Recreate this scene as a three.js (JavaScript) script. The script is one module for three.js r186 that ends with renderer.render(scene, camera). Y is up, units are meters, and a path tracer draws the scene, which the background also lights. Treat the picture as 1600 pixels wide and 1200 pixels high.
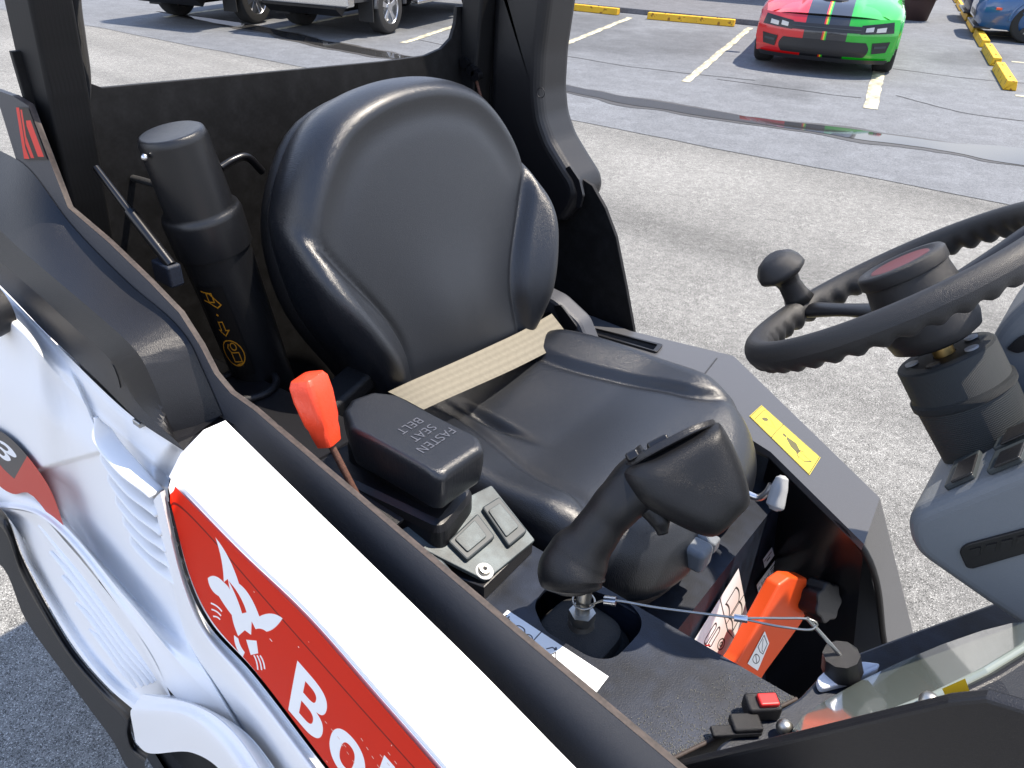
import * as THREE from 'three';
import { RoundedBoxGeometry } from 'three/addons/geometries/RoundedBoxGeometry.js';
import { mergeGeometries, toCreasedNormals } from 'three/addons/utils/BufferGeometryUtils.js';
import { FontLoader } from 'three/addons/loaders/FontLoader.js';
import { TextGeometry } from 'three/addons/geometries/TextGeometry.js';

// ---------- camera, sky, sun, exposure ----------
const scene = new THREE.Scene();
const F = 1208, LIFT = 0.25;                     // focal length in photo pixels; the loader frame sits LIFT above the ground
const RM = [[0.78125707, 0.35399288, -0.51412687], [0.03210931, -0.84534517, -0.53325466], [-0.62338302, 0.40010071, -0.67179836]];
const CAM = new THREE.Vector3(0.7241, 1.8, 0.8472);
const camera = new THREE.PerspectiveCamera(2 * Math.atan(600 / F) * 180 / Math.PI, 4 / 3, 0.05, 400);
camera.position.set(CAM.x, CAM.y + LIFT, CAM.z);
camera.quaternion.setFromRotationMatrix(new THREE.Matrix4().makeBasis(
  new THREE.Vector3(RM[0][0], RM[1][0], RM[2][0]),
  new THREE.Vector3(-RM[0][1], -RM[1][1], -RM[2][1]),
  new THREE.Vector3(-RM[0][2], -RM[1][2], -RM[2][2])));
const renderer = new THREE.WebGLRenderer({ antialias: true });
renderer.setSize(1024, 768);
renderer.toneMapping = THREE.LinearToneMapping;
renderer.toneMappingExposure = 1.85;
renderer.shadowMap.enabled = true;
const SUN = new THREE.Vector3(0.26, 1.0, -0.38).normalize();

// seeded noise
let seed = 7;
const rnd = () => { seed = (seed * 1664525 + 1013904223) >>> 0; return seed / 4294967296; };
const hash = (x, y) => { let h = (x * 374761393 + y * 668265263) | 0; h = Math.imul(h ^ (h >>> 13), 1274126177); return ((h ^ (h >>> 16)) >>> 0) / 4294967296; };
const sm = t => t * t * (3 - 2 * t);
function vnoise(x, y, per = 0) {
  let xi = Math.floor(x), yi = Math.floor(y); const fx = sm(x - xi), fy = sm(y - yi);
  const w = v => per ? ((v % per) + per) % per : v;
  const a = hash(w(xi), w(yi)), b = hash(w(xi + 1), w(yi)), c = hash(w(xi), w(yi + 1)), d = hash(w(xi + 1), w(yi + 1));
  return (a + (b - a) * fx) * (1 - fy) + (c + (d - c) * fx) * fy;
}
const fbm = (x, y, o = 4) => { let s = 0, a = 0.5, n = 0; for (let i = 0; i < o; i++) { s += a * vnoise(x, y); n += a; a *= 0.5; x = x * 2.03 + 17.3; y = y * 2.03 + 9.1; } return s / n; };
const sstep = (a, b, x) => sm(Math.min(1, Math.max(0, (x - a) / (b - a))));

{ // sky: pale blue air with broken white cloud
  const w = 512, h = 256, d = new Float32Array(w * h * 4);
  for (let j = 0; j < h; j++) for (let i = 0; i < w; i++) {
    const el = (j + 0.5) / h * Math.PI - Math.PI / 2, az = (i + 0.5) / w * Math.PI * 2;
    const k = 4 * (j * w + i); let r, g, b;
    if (el < 0) { r = g = b = 0.22; }
    else {
      const t = Math.pow(Math.sin(el), 0.42);
      r = 1.22 + (0.13 - 1.22) * t; g = 1.27 + (0.27 - 1.27) * t; b = 1.33 + (0.62 - 1.33) * t;
      const q = 1 / (Math.sin(el) + 0.22), u = Math.cos(az) * Math.cos(el) * q, v = Math.sin(az) * Math.cos(el) * q;
      const c = sstep(0.46, 0.68, fbm(u * 1.7 + 4.2, v * 1.7 + 8.8, 5)) * 0.85;
      r += (1.15 - r) * c; g += (1.18 - g) * c; b += (1.24 - b) * c;
    }
    d[k] = r; d[k + 1] = g; d[k + 2] = b; d[k + 3] = 1;
  }
  const t = new THREE.DataTexture(d, w, h, THREE.RGBAFormat, THREE.FloatType);
  t.mapping = THREE.EquirectangularReflectionMapping; t.magFilter = t.minFilter = THREE.LinearFilter; t.wrapS = THREE.RepeatWrapping; t.needsUpdate = true;
  scene.background = t; scene.environment = t; scene.environmentIntensity = 1.0; scene.backgroundIntensity = 1.0;
}
const sun = new THREE.DirectionalLight(0xfff3e2, 4.8);
sun.position.copy(SUN).multiplyScalar(40); sun.castShadow = true; sun.shadow.radius = 1.2;
sun.shadow.mapSize.set(4096, 4096);
Object.assign(sun.shadow.camera, { left: -25, right: 25, top: 25, bottom: -25, near: 1, far: 90 });
scene.add(sun); scene.add(sun.target);

// ---------- pixel helpers: a photo pixel gives a direction, the plane it lies on gives the distance ----------
const V = (x, y, z) => new THREE.Vector3(x, y, z);
function ray(px, py) { const a = (px - 800) / F, b = (py - 600) / F; return V(...RM.map(r => r[0] * a + r[1] * b + r[2])); }
const D = (px, py, depth) => ray(px, py).multiplyScalar(depth).add(CAM);
function P(px, py, ax, val) { const d = ray(px, py); return d.multiplyScalar((val - CAM[ax]) / d[ax]).add(CAM); }
function PP(px, py, pt, n) { const d = ray(px, py); return d.multiplyScalar(pt.clone().sub(CAM).dot(n) / d.dot(n)).add(CAM); }
function G(px, py, y = 0) { const d = ray(px, py); return d.multiplyScalar((y - CAM.y - LIFT) / d.y).add(V(CAM.x, CAM.y + LIFT, CAM.z)); }

// ---------- textures ----------
function dataTex(n, fn, srgb, rep) {
  const d = new Uint8Array(n * n * 4);
  for (let j = 0; j < n; j++) for (let i = 0; i < n; i++) { const c = fn(i, j), k = 4 * (j * n + i); for (let q = 0; q < 3; q++) d[k + q] = Math.max(0, Math.min(255, (c.length ? c[q] : c) * 255)); d[k + 3] = 255; }
  const t = new THREE.DataTexture(d, n, n); t.wrapS = t.wrapT = THREE.RepeatWrapping; t.magFilter = THREE.LinearFilter; t.minFilter = THREE.LinearMipmapLinearFilter; t.generateMipmaps = true;
  if (srgb) t.colorSpace = THREE.SRGBColorSpace; if (rep) t.repeat.set(rep, rep); t.needsUpdate = true; return t;
}
function chips(n, cell) { // stones: nearest random point in each cell neighbourhood
  return (i, j) => {
    const x = i / cell, y = j / cell, m = n / cell, xi = Math.floor(x), yi = Math.floor(y); let b = 9, b2 = 9, id = 0;
    for (let a = -1; a < 2; a++) for (let c = -1; c < 2; c++) {
      const X = ((xi + a) % m + m) % m, Y = ((yi + c) % m + m) % m;
      const dx = xi + a + hash(X, Y * 3 + 1) - x, dy = yi + c + hash(X * 5 + 2, Y) - y, q = dx * dx + dy * dy;
      if (q < b) { b2 = b; b = q; id = hash(X * 7 + 3, Y * 11 + 5); } else if (q < b2) b2 = q;
    }
    return [id, Math.sqrt(b2) - Math.sqrt(b)];
  };
}
const NT = 1024, chip = chips(NT, 4), chipV = new Float32Array(NT * NT), chipE = new Float32Array(NT * NT);
for (let j = 0; j < NT; j++) for (let i = 0; i < NT; i++) { const [a, e] = chip(i, j); chipV[j * NT + i] = a; chipE[j * NT + i] = e; }
const roadMap = dataTex(NT, (i, j) => {
  const k = j * NT + i, e = sstep(0.02, 0.3, chipE[k]), a = chipV[k], w = vnoise(i / 32, j / 32, 32), s = hash(i, j);
  let v = 0.50 + 0.30 * a * e + 0.10 * (w - 0.5) + 0.12 * (s - 0.5) - 0.12 * (1 - e);
  if (a > 0.93) v += 0.12; if (a < 0.1) v -= 0.14;
  return [v, v, v * 0.985];
}, true);
const roadBump = dataTex(NT, (i, j) => { const k = j * NT + i; return 0.2 + 0.6 * sstep(0, 0.4, chipE[k]) * (0.4 + 0.6 * chipV[k]); });
const lotMap = dataTex(NT, (i, j) => { const k = j * NT + i; const v = 0.60 + 0.16 * (chipV[k] - 0.5) + 0.06 * (vnoise(i / 64, j / 64, 16) - 0.5) + 0.06 * (vnoise(i / 16, j / 16, 64) - 0.5) + 0.12 * (hash(i, j) - 0.5); return v; }, true);
const leather = dataTex(512, () => 0.5);
{ // leather grain
  const f = chips(512, 8), d = leather.image.data;
  for (let j = 0; j < 512; j++) for (let i = 0; i < 512; i++) { const [a, e] = f(i, j), v = (0.25 + 0.55 * sstep(0, 0.45, e) + 0.2 * a) * 255, k = 4 * (j * 512 + i); d[k] = d[k + 1] = d[k + 2] = v; }
  leather.needsUpdate = true;
}
const grain = dataTex(256, (i, j) => 0.5 + 0.4 * (hash(i, j) - 0.5) + 0.5 * (vnoise(i / 2, j / 2, 128) - 0.5));
const blotch = dataTex(512, (i, j) => { const v = 0.80 + 0.30 * (vnoise(i / 64, j / 64, 8) - 0.5) + 0.22 * (vnoise(i / 16, j / 16, 32) - 0.5) + 0.14 * (hash(i, j) - 0.5); return v; }, true);
const roughBlotch = dataTex(512, (i, j) => { const v = 0.62 + 0.5 * (vnoise(i / 50, j / 50, 10.24 | 0) - 0.5) + 0.35 * (vnoise(i / 12, j / 12, 42) - 0.5) + 0.15 * (hash(i, j) - 0.5); return [0.5, v, 0]; });
const knurl = dataTex(256, (i, j) => 0.5 + 0.25 * Math.sin(i * Math.PI / 8) + 0.25 * Math.sin(j * Math.PI / 8));
const webMap = dataTex(256, (i, j) => { const s = Math.sin(j / 256 * Math.PI * 10) * 0.03, w = ((i >> 1) + (j >> 1)) % 2 ? 0.03 : -0.03; const v = 0.80 + s + w + 0.08 * (hash(i, j) - 0.5) + 0.05 * (vnoise(i / 32, j / 16, 8) - 0.5); return [v, v * 0.96, v * 0.87]; }, true);
function canvasTex(w, h, draw) {
  const c = document.createElement('canvas'); c.width = w; c.height = h; const g = c.getContext('2d'); draw(g, w, h);
  const t = new THREE.CanvasTexture(c); t.colorSpace = THREE.SRGBColorSpace; t.magFilter = THREE.LinearFilter; return t;
}
const rep = (t, r) => { const c = t.clone(); c.repeat.set(r, r); c.needsUpdate = true; return c; };

// ---------- materials ----------
const lin = (r, g, b) => new THREE.Color().setRGB(r, g, b);
const std = (o) => new THREE.MeshStandardMaterial(o), phy = (o) => new THREE.MeshPhysicalMaterial(o);
const M = {
  vinyl: phy({ color: lin(0.008, 0.0095, 0.013), roughness: 0.33, ior: 1.6, bumpMap: rep(leather, 11), bumpScale: 0.00022, specularIntensity: 1 }),
  plastic: std({ color: lin(0.007, 0.007, 0.0085), roughness: 0.4, bumpMap: rep(grain, 16), bumpScale: 0.00025 }),
  plasticSoft: phy({ specularIntensity: 0.75, color: lin(0.006, 0.0062, 0.0072), roughness: 0.42, bumpMap: rep(grain, 16), bumpScale: 0.0003 }),
  steel: phy({ specularIntensity: 0.6, color: lin(0.010, 0.010, 0.011), roughness: 0.6, map: rep(blotch, 9) }),
  steelGrey: std({ color: lin(0.052, 0.054, 0.062), roughness: 0.5, bumpMap: rep(grain, 10), bumpScale: 0.0003 }),
  console: phy({ color: lin(0.017, 0.024, 0.042), roughness: 0.45, specularIntensity: 0.8, map: rep(blotch, 3), bumpMap: rep(grain, 10), bumpScale: 0.0002 }),
  edge: std({ color: lin(0.07, 0.05, 0.042), roughness: 0.7, map: rep(blotch, 12) }),
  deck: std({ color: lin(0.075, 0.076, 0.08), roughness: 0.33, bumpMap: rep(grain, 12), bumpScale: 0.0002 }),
  tubeBlack: std({ color: lin(0.009, 0.0095, 0.011), roughness: 0.3, bumpMap: rep(grain, 10), bumpScale: 0.0001 }),
  gloss: std({ color: lin(0.005, 0.005, 0.006), roughness: 0.28 }),
  white: phy({ color: lin(0.83, 0.83, 0.83), roughness: 0.5, specularIntensity: 0.6 }),
  rubber: std({ color: lin(0.02, 0.02, 0.02), roughness: 0.8, bumpMap: rep(grain, 8), bumpScale: 0.0006 }),
  wheelGrip: std({ color: lin(0.011, 0.011, 0.012), roughness: 0.48, bumpMap: rep(leather, 12), bumpScale: 0.0003 }),
  boot: std({ color: lin(0.018, 0.022, 0.024), roughness: 0.6, bumpMap: rep(knurl, 14), bumpScale: 0.0006 }),
  dash: std({ color: lin(0.15, 0.165, 0.18), roughness: 0.45, bumpMap: rep(grain, 18), bumpScale: 0.0003 }),
  panelGreen: std({ color: lin(0.10, 0.13, 0.138), roughness: 0.5, map: rep(blotch, 4), bumpMap: rep(grain, 14), bumpScale: 0.0002 }),
  rocker: std({ color: lin(0.03, 0.038, 0.042), roughness: 0.5 }),
  orange: std({ color: lin(0.72, 0.075, 0.01), roughness: 0.4 }),
  orangeLever: std({ color: lin(0.75, 0.055, 0.018), roughness: 0.38, bumpMap: rep(grain, 6), bumpScale: 0.0003 }),
  rust: std({ color: lin(0.16, 0.07, 0.045), roughness: 0.8, map: rep(blotch, 8) }),
  chrome: std({ color: lin(0.6, 0.6, 0.6), roughness: 0.22, metalness: 1 }),
  zinc: std({ color: lin(0.42, 0.41, 0.38), roughness: 0.4, metalness: 1 }),
  gripGrey: std({ color: lin(0.33, 0.34, 0.35), roughness: 0.45 }),
  web: std({ color: lin(0.29, 0.285, 0.265), roughness: 0.8, map: webMap }),
  lensGlass: phy({ color: lin(0.20, 0.23, 0.205), roughness: 0.12, clearcoat: 1, clearcoatRoughness: 0.06 }),
  yellow: std({ color: lin(0.75, 0.48, 0.02), roughness: 0.6, map: rep(blotch, 1) }),
  paintWhite: std({ color: lin(0.70, 0.65, 0.47), roughness: 0.75, map: rep(blotch, 1) }),
  red: std({ color: lin(0.5, 0.02, 0.02), roughness: 0.4 }),
  tyre: std({ color: lin(0.018, 0.018, 0.018), roughness: 0.85 }),
  alloy: std({ color: lin(0.62, 0.63, 0.65), roughness: 0.28, metalness: 1 }),
  glass: std({ color: lin(0.012, 0.015, 0.018), roughness: 0.06 }),
  carBlack: phy({ color: lin(0.012, 0.012, 0.013), roughness: 0.35 }),
  water: phy({ color: lin(0.035, 0.035, 0.035), roughness: 0.03, specularIntensity: 1, ior: 1.33 }),
};

// ---------- mesh helpers ----------
const used = {};
const numbered = n => { const k = used[n] = (used[n] === undefined ? 0 : used[n] + 1); return k ? n + '_' + String(k).padStart(3, '0') : n; };
function mk(name, geo, mat, parent, label) { const m = new THREE.Mesh(geo, mat); m.name = name; m.castShadow = m.receiveShadow = true; if (label) m.userData.label = label; parent.add(m); return m; }
function grp(name, parent, label) { const g = new THREE.Group(); g.name = name; if (label) g.userData.label = label; parent.add(g); return g; }
function thing(name, label, category, group) { const g = new THREE.Group(); g.name = numbered(name); g.userData = { label, category }; if (group) g.userData.group = group; scene.add(g); return g; }
function structure(name, geo, mat, label, category) { const m = mk(name, geo, mat, scene); m.userData = { kind: 'structure', label, category }; return m; }
const merge = gs => mergeGeometries(gs.map(g => { const q = g.index ? g.toNonIndexed() : g; for (const k of Object.keys(q.attributes)) if (!['position', 'normal', 'uv'].includes(k)) q.deleteAttribute(k); if (!q.attributes.uv) q.setAttribute('uv', new THREE.BufferAttribute(new Float32Array(q.attributes.position.count * 2), 2)); return q; }));
function grid(rows, closeU = false, uvScale = 1) { // rows[j][i] of Vector3
  const nj = rows.length, ni = rows[0].length, pos = [], uv = [], idx = [];
  const lu = [0]; const mid = rows[nj >> 1]; for (let i = 1; i < ni; i++) lu.push(lu[i - 1] + mid[i].distanceTo(mid[i - 1]));
  const lv = [0]; for (let j = 1; j < nj; j++) lv.push(lv[j - 1] + rows[j][ni >> 1].distanceTo(rows[j - 1][ni >> 1]));
  for (let j = 0; j < nj; j++) for (let i = 0; i < ni; i++) { const p = rows[j][i]; pos.push(p.x, p.y, p.z); uv.push(lu[i] * uvScale, lv[j] * uvScale); }
  for (let j = 0; j < nj - 1; j++) for (let i = 0; i < ni - 1; i++) { const a = j * ni + i, b = a + 1, c = a + ni, d = c + 1; idx.push(a, c, b, b, c, d); }
  const g = new THREE.BufferGeometry(); g.setAttribute('position', new THREE.Float32BufferAttribute(pos, 3)); g.setAttribute('uv', new THREE.Float32BufferAttribute(uv, 2)); g.setIndex(idx); g.computeVertexNormals();
  return g;
}
function quad(a, b, c, d, nu = 1, nv = 1) { // corners: uv (0,0) (1,0) (1,1) (0,1)
  const pos = [], uv = [], idx = [];
  for (let j = 0; j <= nv; j++) for (let i = 0; i <= nu; i++) {
    const u = i / nu, v = j / nv, p = a.clone().multiplyScalar((1 - u) * (1 - v)).addScaledVector(b, u * (1 - v)).addScaledVector(c, u * v).addScaledVector(d, (1 - u) * v);
    pos.push(p.x, p.y, p.z); uv.push(u, v);
  }
  for (let j = 0; j < nv; j++) for (let i = 0; i < nu; i++) { const q = j * (nu + 1) + i; idx.push(q, q + 1, q + nu + 2, q, q + nu + 2, q + nu + 1); }
  const g = new THREE.BufferGeometry(); g.setAttribute('position', new THREE.Float32BufferAttribute(pos, 3)); g.setAttribute('uv', new THREE.Float32BufferAttribute(uv, 2)); g.setIndex(idx); g.computeVertexNormals(); return g;
}
const curve = (pts, closed = false, t = 0.5) => new THREE.CatmullRomCurve3(pts, closed, 'centripetal', t);
const tube = (pts, r, n = 40, m = 10) => new THREE.TubeGeometry(curve(pts), n, r, m);
function rod(a, b, r, m = 12) { const g = new THREE.CylinderGeometry(r, r, a.distanceTo(b), m, 1); g.applyQuaternion(new THREE.Quaternion().setFromUnitVectors(V(0, 1, 0), b.clone().sub(a).normalize())); const c = a.clone().add(b).multiplyScalar(0.5); g.translate(c.x, c.y, c.z); return g; }
function shapeOf(pts, r = 0) { // polygon with rounded corners
  const s = new THREE.Shape(), n = pts.length;
  for (let i = 0; i < n; i++) {
    const p = new THREE.Vector2(...pts[i]), a = new THREE.Vector2(...pts[(i + n - 1) % n]), b = new THREE.Vector2(...pts[(i + 1) % n]);
    const rr = Math.min(Array.isArray(r) ? r[i] : r, p.distanceTo(a) * 0.49, p.distanceTo(b) * 0.49);
    const p0 = p.clone().add(a.clone().sub(p).setLength(rr || 1e-6)), p1 = p.clone().add(b.clone().sub(p).setLength(rr || 1e-6));
    if (i === 0) s.moveTo(p0.x, p0.y); else s.lineTo(p0.x, p0.y);
    if (rr > 0) s.quadraticCurveTo(p.x, p.y, p1.x, p1.y);
  }
  s.closePath(); return s;
}
function extrude(shape, depth, bevel = 0, seg = 2) { return new THREE.ExtrudeGeometry(shape, { depth: depth - 2 * bevel, bevelEnabled: bevel > 0, bevelThickness: bevel, bevelSize: bevel, bevelOffset: -bevel, bevelSegments: seg, curveSegments: 8 }).translate(0, 0, bevel); }
const prismXY = (pts, z0, z1, bevel = 0, r = 0, seg = 2) => extrude(shapeOf(pts, r), z1 - z0, bevel, seg).translate(0, 0, z0);
const prismXZ = (pts, y0, y1, bevel = 0, r = 0) => extrude(shapeOf(pts.map(([x, z]) => [x, -z]), r), y1 - y0, bevel).rotateX(-Math.PI / 2).translate(0, y0, 0);
const prismZY = (pts, x0, x1, bevel = 0, r = 0) => extrude(shapeOf(pts.map(([z, y]) => [-z, y]), r), x1 - x0, bevel).rotateY(Math.PI / 2).translate(x0, 0, 0);
const rbox = (w, h, d, r = 0.004, s = 3) => new RoundedBoxGeometry(w, h, d, s, r);
const frameM = (o, x, y, z) => new THREE.Matrix4().makeBasis(x, y, z).setPosition(o);
const XY = v => [v.x, v.y], XZ = v => [v.x, v.z], ZY = v => [v.z, v.y];
function pillow(outline, cx, cy, top, edge, thick, mat4, nt = 26, sides = 8) { // closed cushion: outline = array of [a,b]
  const n = outline.length, rows = []; const put = (s, h, add = 0) => rows.push(outline.map(([a, b]) => { const A = cx + (a - cx) * s, B = cy + (b - cy) * s; return V(A, B, h === null ? top(A, B, s) + add : h); }));
  const s1 = 1 - edge.s;
  for (let i = 0; i <= nt; i++) put(Math.max(0.002, s1 * i / nt), null, 0);
  for (let i = 1; i <= sides; i++) { const q = Math.sin(i / sides * Math.PI / 2); put(s1 + edge.s * q, null, -edge.h * (1 - Math.cos(i / sides * Math.PI / 2))); }
  for (let i = 1; i <= 5; i++) { const q = i / 5, ang = q * Math.PI / 2; const s = 1 - 0.12 * (1 - Math.cos(ang)); rows.push(outline.map(([a, b]) => { const A = cx + (a - cx), B = cy + (b - cy), t0 = top(A, B, 1) - edge.h; return V(cx + (a - cx) * s, cy + (b - cy) * s, t0 + (-thick - t0) * Math.sin(ang)); })); }
  put(0.002, -thick);
  for (const r of rows) r.push(r[0].clone());
  const g = grid(rows); const p = g.attributes.position, uv = [];
  for (let i = 0; i < p.count; i++) uv.push(p.getX(i) * 1, p.getY(i) * 1);
  g.setAttribute('uv', new THREE.Float32BufferAttribute(uv, 2)); g.applyMatrix4(mat4); g.computeVertexNormals();
  // weld the seam normals
  const nn = g.attributes.normal, ni = n + 1; for (let j = 0; j < rows.length; j++) { const a = j * ni, b = a + n; const v = V(nn.getX(a) + nn.getX(b), nn.getY(a) + nn.getY(b), nn.getZ(a) + nn.getZ(b)).normalize(); nn.setXYZ(a, v.x, v.y, v.z); nn.setXYZ(b, v.x, v.y, v.z); }
  return g;
}
function smoothOutline(pts, n) { const c = new THREE.CatmullRomCurve3(pts.map(p => V(p[0], p[1], 0)), true, 'centripetal'); return c.getSpacedPoints(n).slice(0, n).map(p => [p.x, p.y]); }
function sweep(pts, radii, up, n = 30, m = 20) { // elliptical section along a curve: radii [[across, along up]]
  const c = curve(pts), rows = [];
  for (let j = 0; j <= n; j++) {
    const t = j / n, p = c.getPoint(t), T = c.getTangent(t), f = t * (radii.length - 1), k = Math.min(radii.length - 2, Math.floor(f)), w = sm(f - k);
    const ra = radii[k][0] * (1 - w) + radii[k + 1][0] * w, rb = radii[k][1] * (1 - w) + radii[k + 1][1] * w;
    const A = T.clone().cross(up).normalize(), B = A.clone().cross(T).normalize(), row = [];
    for (let i = 0; i <= m; i++) { const a = i / m * Math.PI * 2; row.push(p.clone().addScaledVector(A, ra * Math.cos(a)).addScaledVector(B, rb * Math.sin(a))); }
    rows.push(row);
  }
  const cap = (row, p) => row.map(() => p.clone()); rows.unshift(cap(rows[0], pts[0])); rows.push(cap(rows[rows.length - 1], pts[pts.length - 1]));
  return grid(rows);
}
const decalMat = (t, rough = 0.45) => std({ map: t, roughness: rough });

// ---------- the setting: road, parking lot, gutter water, pavement ----------
const PD = V(-0.27, 0, -0.963), PN = V(0.963, 0, -0.27);      // along the stall lines (away), across them
function sheet(x0, x1, n, z0f, z1f, m, y, tint, tile) {
  const rows = [], col = [];
  for (let j = 0; j <= m; j++) { const r = []; for (let i = 0; i <= n; i++) { const x = x0 + (x1 - x0) * i / n, t = j / m, z = z0f(x) + (z1f(x) - z0f(x)) * t; r.push(V(x, y, z)); col.push(...tint(x, z)); } rows.push(r); }
  const g = grid(rows), p = g.attributes.position, uv = []; for (let i = 0; i < p.count; i++) uv.push(p.getX(i) / tile, p.getZ(i) / tile);
  g.setAttribute('uv', new THREE.Float32BufferAttribute(uv, 2)); g.setAttribute('color', new THREE.Float32BufferAttribute(col, 3)); return g;
}
const grey = (v, b = 0) => [v * (1 - b), v, v * (1 + b)];
structure('ground', sheet(-70, 60, 300, () => 40, () => -90, 520, 0, (x, z) => {
  const n = fbm(x * 0.9 + 3, z * 0.9, 4), s = fbm(x * 0.25, z * 2.2 + 9, 3); const m = fbm(x * 0.12 + 40, z * 5.5, 3), b = fbm(x * 3.1 + 8, z * 3.1, 3); return grey(0.80 + 0.28 * (n - 0.5) + 0.30 * (s - 0.5) - 0.16 * sstep(0.56, 0.72, m) + 0.12 * (b - 0.5), 0.0);
}, 0.85), std({ map: roadMap, bumpMap: roadBump, bumpScale: 0.0012, roughness: 0.9, vertexColors: true, color: lin(0.80, 0.795, 0.775) }), 'worn light grey chip seal road surface around the loader', 'road');
const edgeZ = x => -6.62 - 0.07 * (x + 1.3) + 0.22 * (fbm(x * 0.7, 3.3, 3) - 0.5);
const STAINS = [[-6.2, -12.2, 1.1], [-8.7, -12.6, 1.2], [-3.9, -13.4, 1.0], [-10.9, -11.0, 1.3], [-13.0, -10.6, 1.3], [-1.9, -14.8, 0.6], [-7.0, -10.7, 0.5], [-3.1, -9.9, 0.45], [0.4, -11.6, 0.6]];   // oil and drip stains left in the stalls
structure('parking_lot', sheet(-60, 45, 420, edgeZ, () => -80, 300, 0.005, (x, z) => {
  const n = fbm(x * 0.7 + 31, z * 0.7 + 4, 5), s = fbm(x * 0.35 + 7, z * 2.6, 3), stain = STAINS.reduce((a, [sx, sz, r]) => a + sstep(1.15, 0.6, Math.hypot((x - sx) * 0.9, (z - sz) * 0.55) / r + 1.1 * (fbm(x * 1.9, z * 1.9, 4) - 0.5)), 0);
  const v = (1.0 + 0.26 * (n - 0.5) + 0.16 * (s - 0.5)) * (0.88 - 0.27 * Math.min(1, stain)); return grey(v, 0.04);
}, 2), std({ map: lotMap, roughness: 0.8, bumpMap: roadBump, bumpScale: 0.0015, vertexColors: true, color: lin(0.47, 0.48, 0.50) }), 'smooth blue grey asphalt of the parking lot', 'parking lot');
function strip(pts, w0, w1, y, jit) { // irregular strip along pts
  const c = curve(pts), rows = [[], [], []]; const n = 120;
  for (let i = 0; i <= n; i++) { const t = i / n, p = c.getPoint(t), T = c.getTangent(t), N = V(-T.z, 0, T.x).normalize(); const e = Math.min(1, Math.min(t, 1 - t) * 14);
    const a = (w0(t) + jit * (fbm(p.x * 1.6, 5, 3) - 0.5)) * e, b = (w1(t) + jit * (fbm(p.x * 1.9, 15, 3) - 0.5)) * e;
    rows[0].push(p.clone().addScaledVector(N, -a).setY(y)); rows[1].push(p.clone().setY(y)); rows[2].push(p.clone().addScaledVector(N, b).setY(y)); }
  return grid(rows);
}
const gut = [[-14.5, -7.55], [-11.6, -7.72], [-9.3, -7.56], [-8.0, -7.62], [-5.4, -7.68], [-4.05, -7.69], [-2.8, -7.84], [-1.5, -8.12], [-0.7, -8.3], [0, -8.44], [1.6, -8.65]].map(([x, z]) => V(x, 0, z));
structure('wet_gutter', strip(gut, t => 0.24 + 0.2 * sstep(0.76, 0.9, t), t => 0.26 + 0.16 * sstep(0.76, 0.9, t), 0.009, 0.3), std({ color: lin(0.16, 0.155, 0.15), roughness: 0.55, map: rep(lotMap, 1) }), 'damp dark band of asphalt along the gutter', 'gutter');
structure('puddle', strip(gut.map(p => p.clone()), t => 0.17 + 0.24 * sstep(0.76, 0.9, t), t => 0.17 + 0.20 * sstep(0.76, 0.9, t), 0.013, 0.16), M.water, 'shallow water standing in the gutter and mirroring the striped car', 'puddle');
function stripe(a, b, w) {
  const T = b.clone().sub(a).normalize(), N = V(-T.z, 0, T.x), rows = [[], []], n = 30;
  for (let i = 0; i <= n; i++) { const p = a.clone().lerp(b, i / n), j = 0.035 * (fbm(p.x * 5, p.z * 5, 3) - 0.5); rows[0].push(p.clone().addScaledVector(N, -w / 2 + j).setY(0.010)); rows[1].push(p.clone().addScaledVector(N, w / 2 + j + 0.02 * (hash(i, 4) - 0.5)).setY(0.010)); }
  structure(numbered('stall_line'), grid(rows), M.paintWhite, 'cream painted stall line on the parking lot asphalt', 'stall line');
}
stripe(G(860, 79), G(985, 28), 0.13); stripe(G(1071, 129), G(1172, 44), 0.12); stripe(G(1360, 171), G(1385, 60), 0.17); stripe(G(630, 68), G(745, 30), 0.13);
for (const k of [-1, -2]) { const a = G(630, 68).addScaledVector(PN, k * 2.45); stripe(a, a.clone().addScaledVector(PD, 5.5), 0.13); }
for (const [px, py] of [[1592, 98], [1598, 151], [1560, 57], [1550, 30]]) { const a = G(px - 12, py - 1); stripe(a, a.clone().addScaledVector(PN, 5), 0.12); }
function crack(px) { const pts = px.map(p => G(...p)); const c = curve(pts), rows = [[], []]; for (let i = 0; i <= 90; i++) { const p = c.getPoint(i / 90), T = c.getTangent(i / 90), N = V(-T.z, 0, T.x), w = 0.006 + 0.014 * fbm(i * 0.37 + p.x, 2.2, 2), o = 0.09 * (fbm(p.x * 2.4, p.z * 2.4, 4) - 0.5); rows[0].push(p.clone().addScaledVector(N, o - w).setY(0.0085)); rows[1].push(p.clone().addScaledVector(N, o + w).setY(0.0085)); } structure(numbered('asphalt_crack'), grid(rows), std({ color: lin(0.05, 0.05, 0.052), roughness: 0.95 }), 'thin dark crack wandering across the parking lot asphalt', 'crack'); }
crack([[862, 84], [960, 101], [1060, 114], [1180, 126]]); crack([[1120, 124], [1250, 142], [1345, 154]]); crack([[1395, 108], [1500, 122], [1600, 131]]); crack([[640, 60], [760, 84], [862, 96]]); crack([[1400, 150], [1500, 176], [1600, 190]]);
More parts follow.
